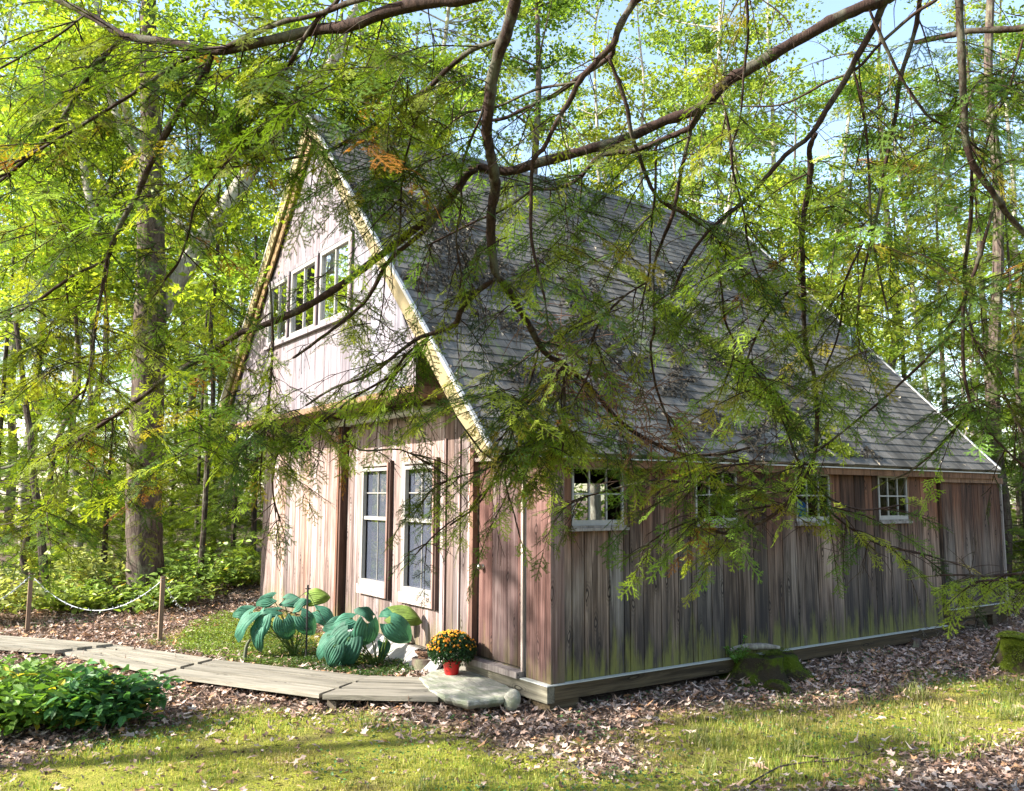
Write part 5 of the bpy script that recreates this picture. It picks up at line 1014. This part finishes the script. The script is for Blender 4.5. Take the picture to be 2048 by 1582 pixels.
 ('A', [(910, 830), (960, 900), (990, 930), (900, 960), (850, 990)], 2.5, 1.5, 4.9, 5.0, 1.3, .9, None, .1),
 ('B', [(1300, 560), (1240, 600), (1190, 660), (1180, 740), (1150, 800)], 3, 1.8, 4.4, 4.6, .9, .9, None, .2),
 ('B', [(1418, 461), (1440, 560), (1450, 640), (1470, 700), (1440, 790)], 3, 1.8, 4.4, 4.7, 1.0, .9, None, .2),
 ('B', [(1610, 560), (1540, 620), (1500, 700), (1480, 780)], 3, 1.8, 4.4, 4.8, 1.0, .9, None, .2),
 ('B', [(1750, 440), (1690, 560), (1680, 660), (1650, 740)], 3, 1.8, 4.3, 4.6, .9, .9, None, .2),
]
rg = np.random.default_rng(123)
for i, (tr, pts, r0, r1, d0, d1, den, size, ext, bare, *cx) in enumerate(LB):
    root = hemA if tr == 'A' else hemB; T_ = TA if tr == 'A' else TR
    P_ = pl(pts, d0, d1); n = len(P_); dd = np.linspace(d0, d1, n); R_ = np.linspace(r0, r1, n)*dd/CF
    if ext is not None:
        tg_ = nrm(P_[0]-P_[1]); c1 = P_[0]+tg_*.5; c2 = P_[0]+tg_*1.0+np.array([0, 0, .05]); e = np.array([T_[0], T_[1], c2[2]+.9]); P_ = np.concatenate([[e, e*.5+c2*.5+np.array([0, 0, .25]), c2, c1], P_]); R_ = np.concatenate([[R_[0]*1.6, R_[0]*1.3, R_[0]*1.1, R_[0]*1.05], R_])
    bg_ = Bough(); ln = np.linalg.norm(np.diff(P_, axis=0), axis=1); st = (ln[:4].sum()/ln.sum()) if ext is not None else 0.0
    if ext is None: R_[0] *= .6
    limb(bg_, P_, R_, rg, den*(1-st), start=st, size=size, bare=bare, col=np.array(cx[0]) if cx else None, tw=(.12, .26) if cx else (.25, .6))
    b_ = bg_.w.build('branch', MT['limb'], root, True, off=root.location)
    if bg_.n.V: bg_.n.build('foliage', MT['needle'], b_, off=root.location)
# dead reddish twigs tangled along the middle stem
dt = Bough()
for (u, v) in [(1090, 700), (1130, 720), (1150, 750), (1180, 775), (1210, 800), (1260, 840), (1300, 870), (1340, 890), (1060, 640), (1230, 760), (1280, 800), (1340, 840)]:
    p = at(u, v, 4.75)
    for q in range(16): twig(dt, p+rg.normal(0, .04, 3), rg.normal(0, 1, 3)+RT*.5, rg.uniform(.12, .38), rg, 0, False, .0028)
dt.w.build('dead_twigs', bark('dead_twig_bark', (.10, .05, .035), (.25, .14, .10), (.3, .25, .2), .3, 3.0), hemA, off=hemA.location)
# extra hanging sprays: (u, v, spread, count, depth)
EX_ = [(120, 150, 130, 34, 4.2), (60, 420, 110, 24, 4.3), (420, 200, 120, 24, 4.1), (560, 130, 110, 26, 3.9), (780, 130, 110, 26, 4.0), (780, 330, 80, 20, 4.2), (640, 220, 90, 16, 4.0), (300, 420, 110, 18, 4.3), (120, 650, 110, 22, 4.4), (200, 900, 130, 22, 5.0), (60, 1020, 100, 18, 5.2), (430, 870, 110, 24, 5.0), (560, 830, 80, 26, 5.0), (1010, 790, 90, 26, 4.8), (1130, 870, 80, 30, 4.9), (1090, 460, 110, 20, 4.3), (1230, 620, 110, 18, 4.5), (1400, 330, 120, 20, 4.2), (1480, 560, 100, 18, 4.4), (1550, 760, 110, 20, 4.8), (1440, 980, 110, 26, 5.1), (1880, 200, 130, 22, 4.2), (1990, 560, 90, 20, 4.4), (1700, 700, 90, 12, 4.6), (1990, 790, 70, 14, 4.4), (380, 660, 100, 14, 4.6), (760, 620, 60, 6, 4.6), (920, 250, 90, 14, 4.2), (1620, 380, 110, 16, 4.3), (1770, 500, 90, 14, 4.3), (2000, 120, 80, 14, 4.3), (650, 560, 60, 6, 4.7)]
bg_ = Bough()
hb = {'A': Bough(), 'B': Bough()}
for (u, v, s_, n, d) in EX_:
    B_ = hb['A' if u < 1150 else 'B']
    for i in range(n):
        p = at(u+rg.normal(0, s_*.5), v+rg.normal(0, s_*.5), d+rg.normal(0, .25)); a_ = rg.uniform(0, 6.28); twig(B_, p, (math.cos(a_), math.sin(a_), -.25), rg.uniform(.2, .5), rg, 1.1, True, .003, .9)
for k_, root in (('A', hemA), ('B', hemB)):
    b_ = hb[k_].w.build('twigs', MT['limb'], root, True, off=root.location); hb[k_].n.build('foliage', MT['needle'], b_, off=root.location)
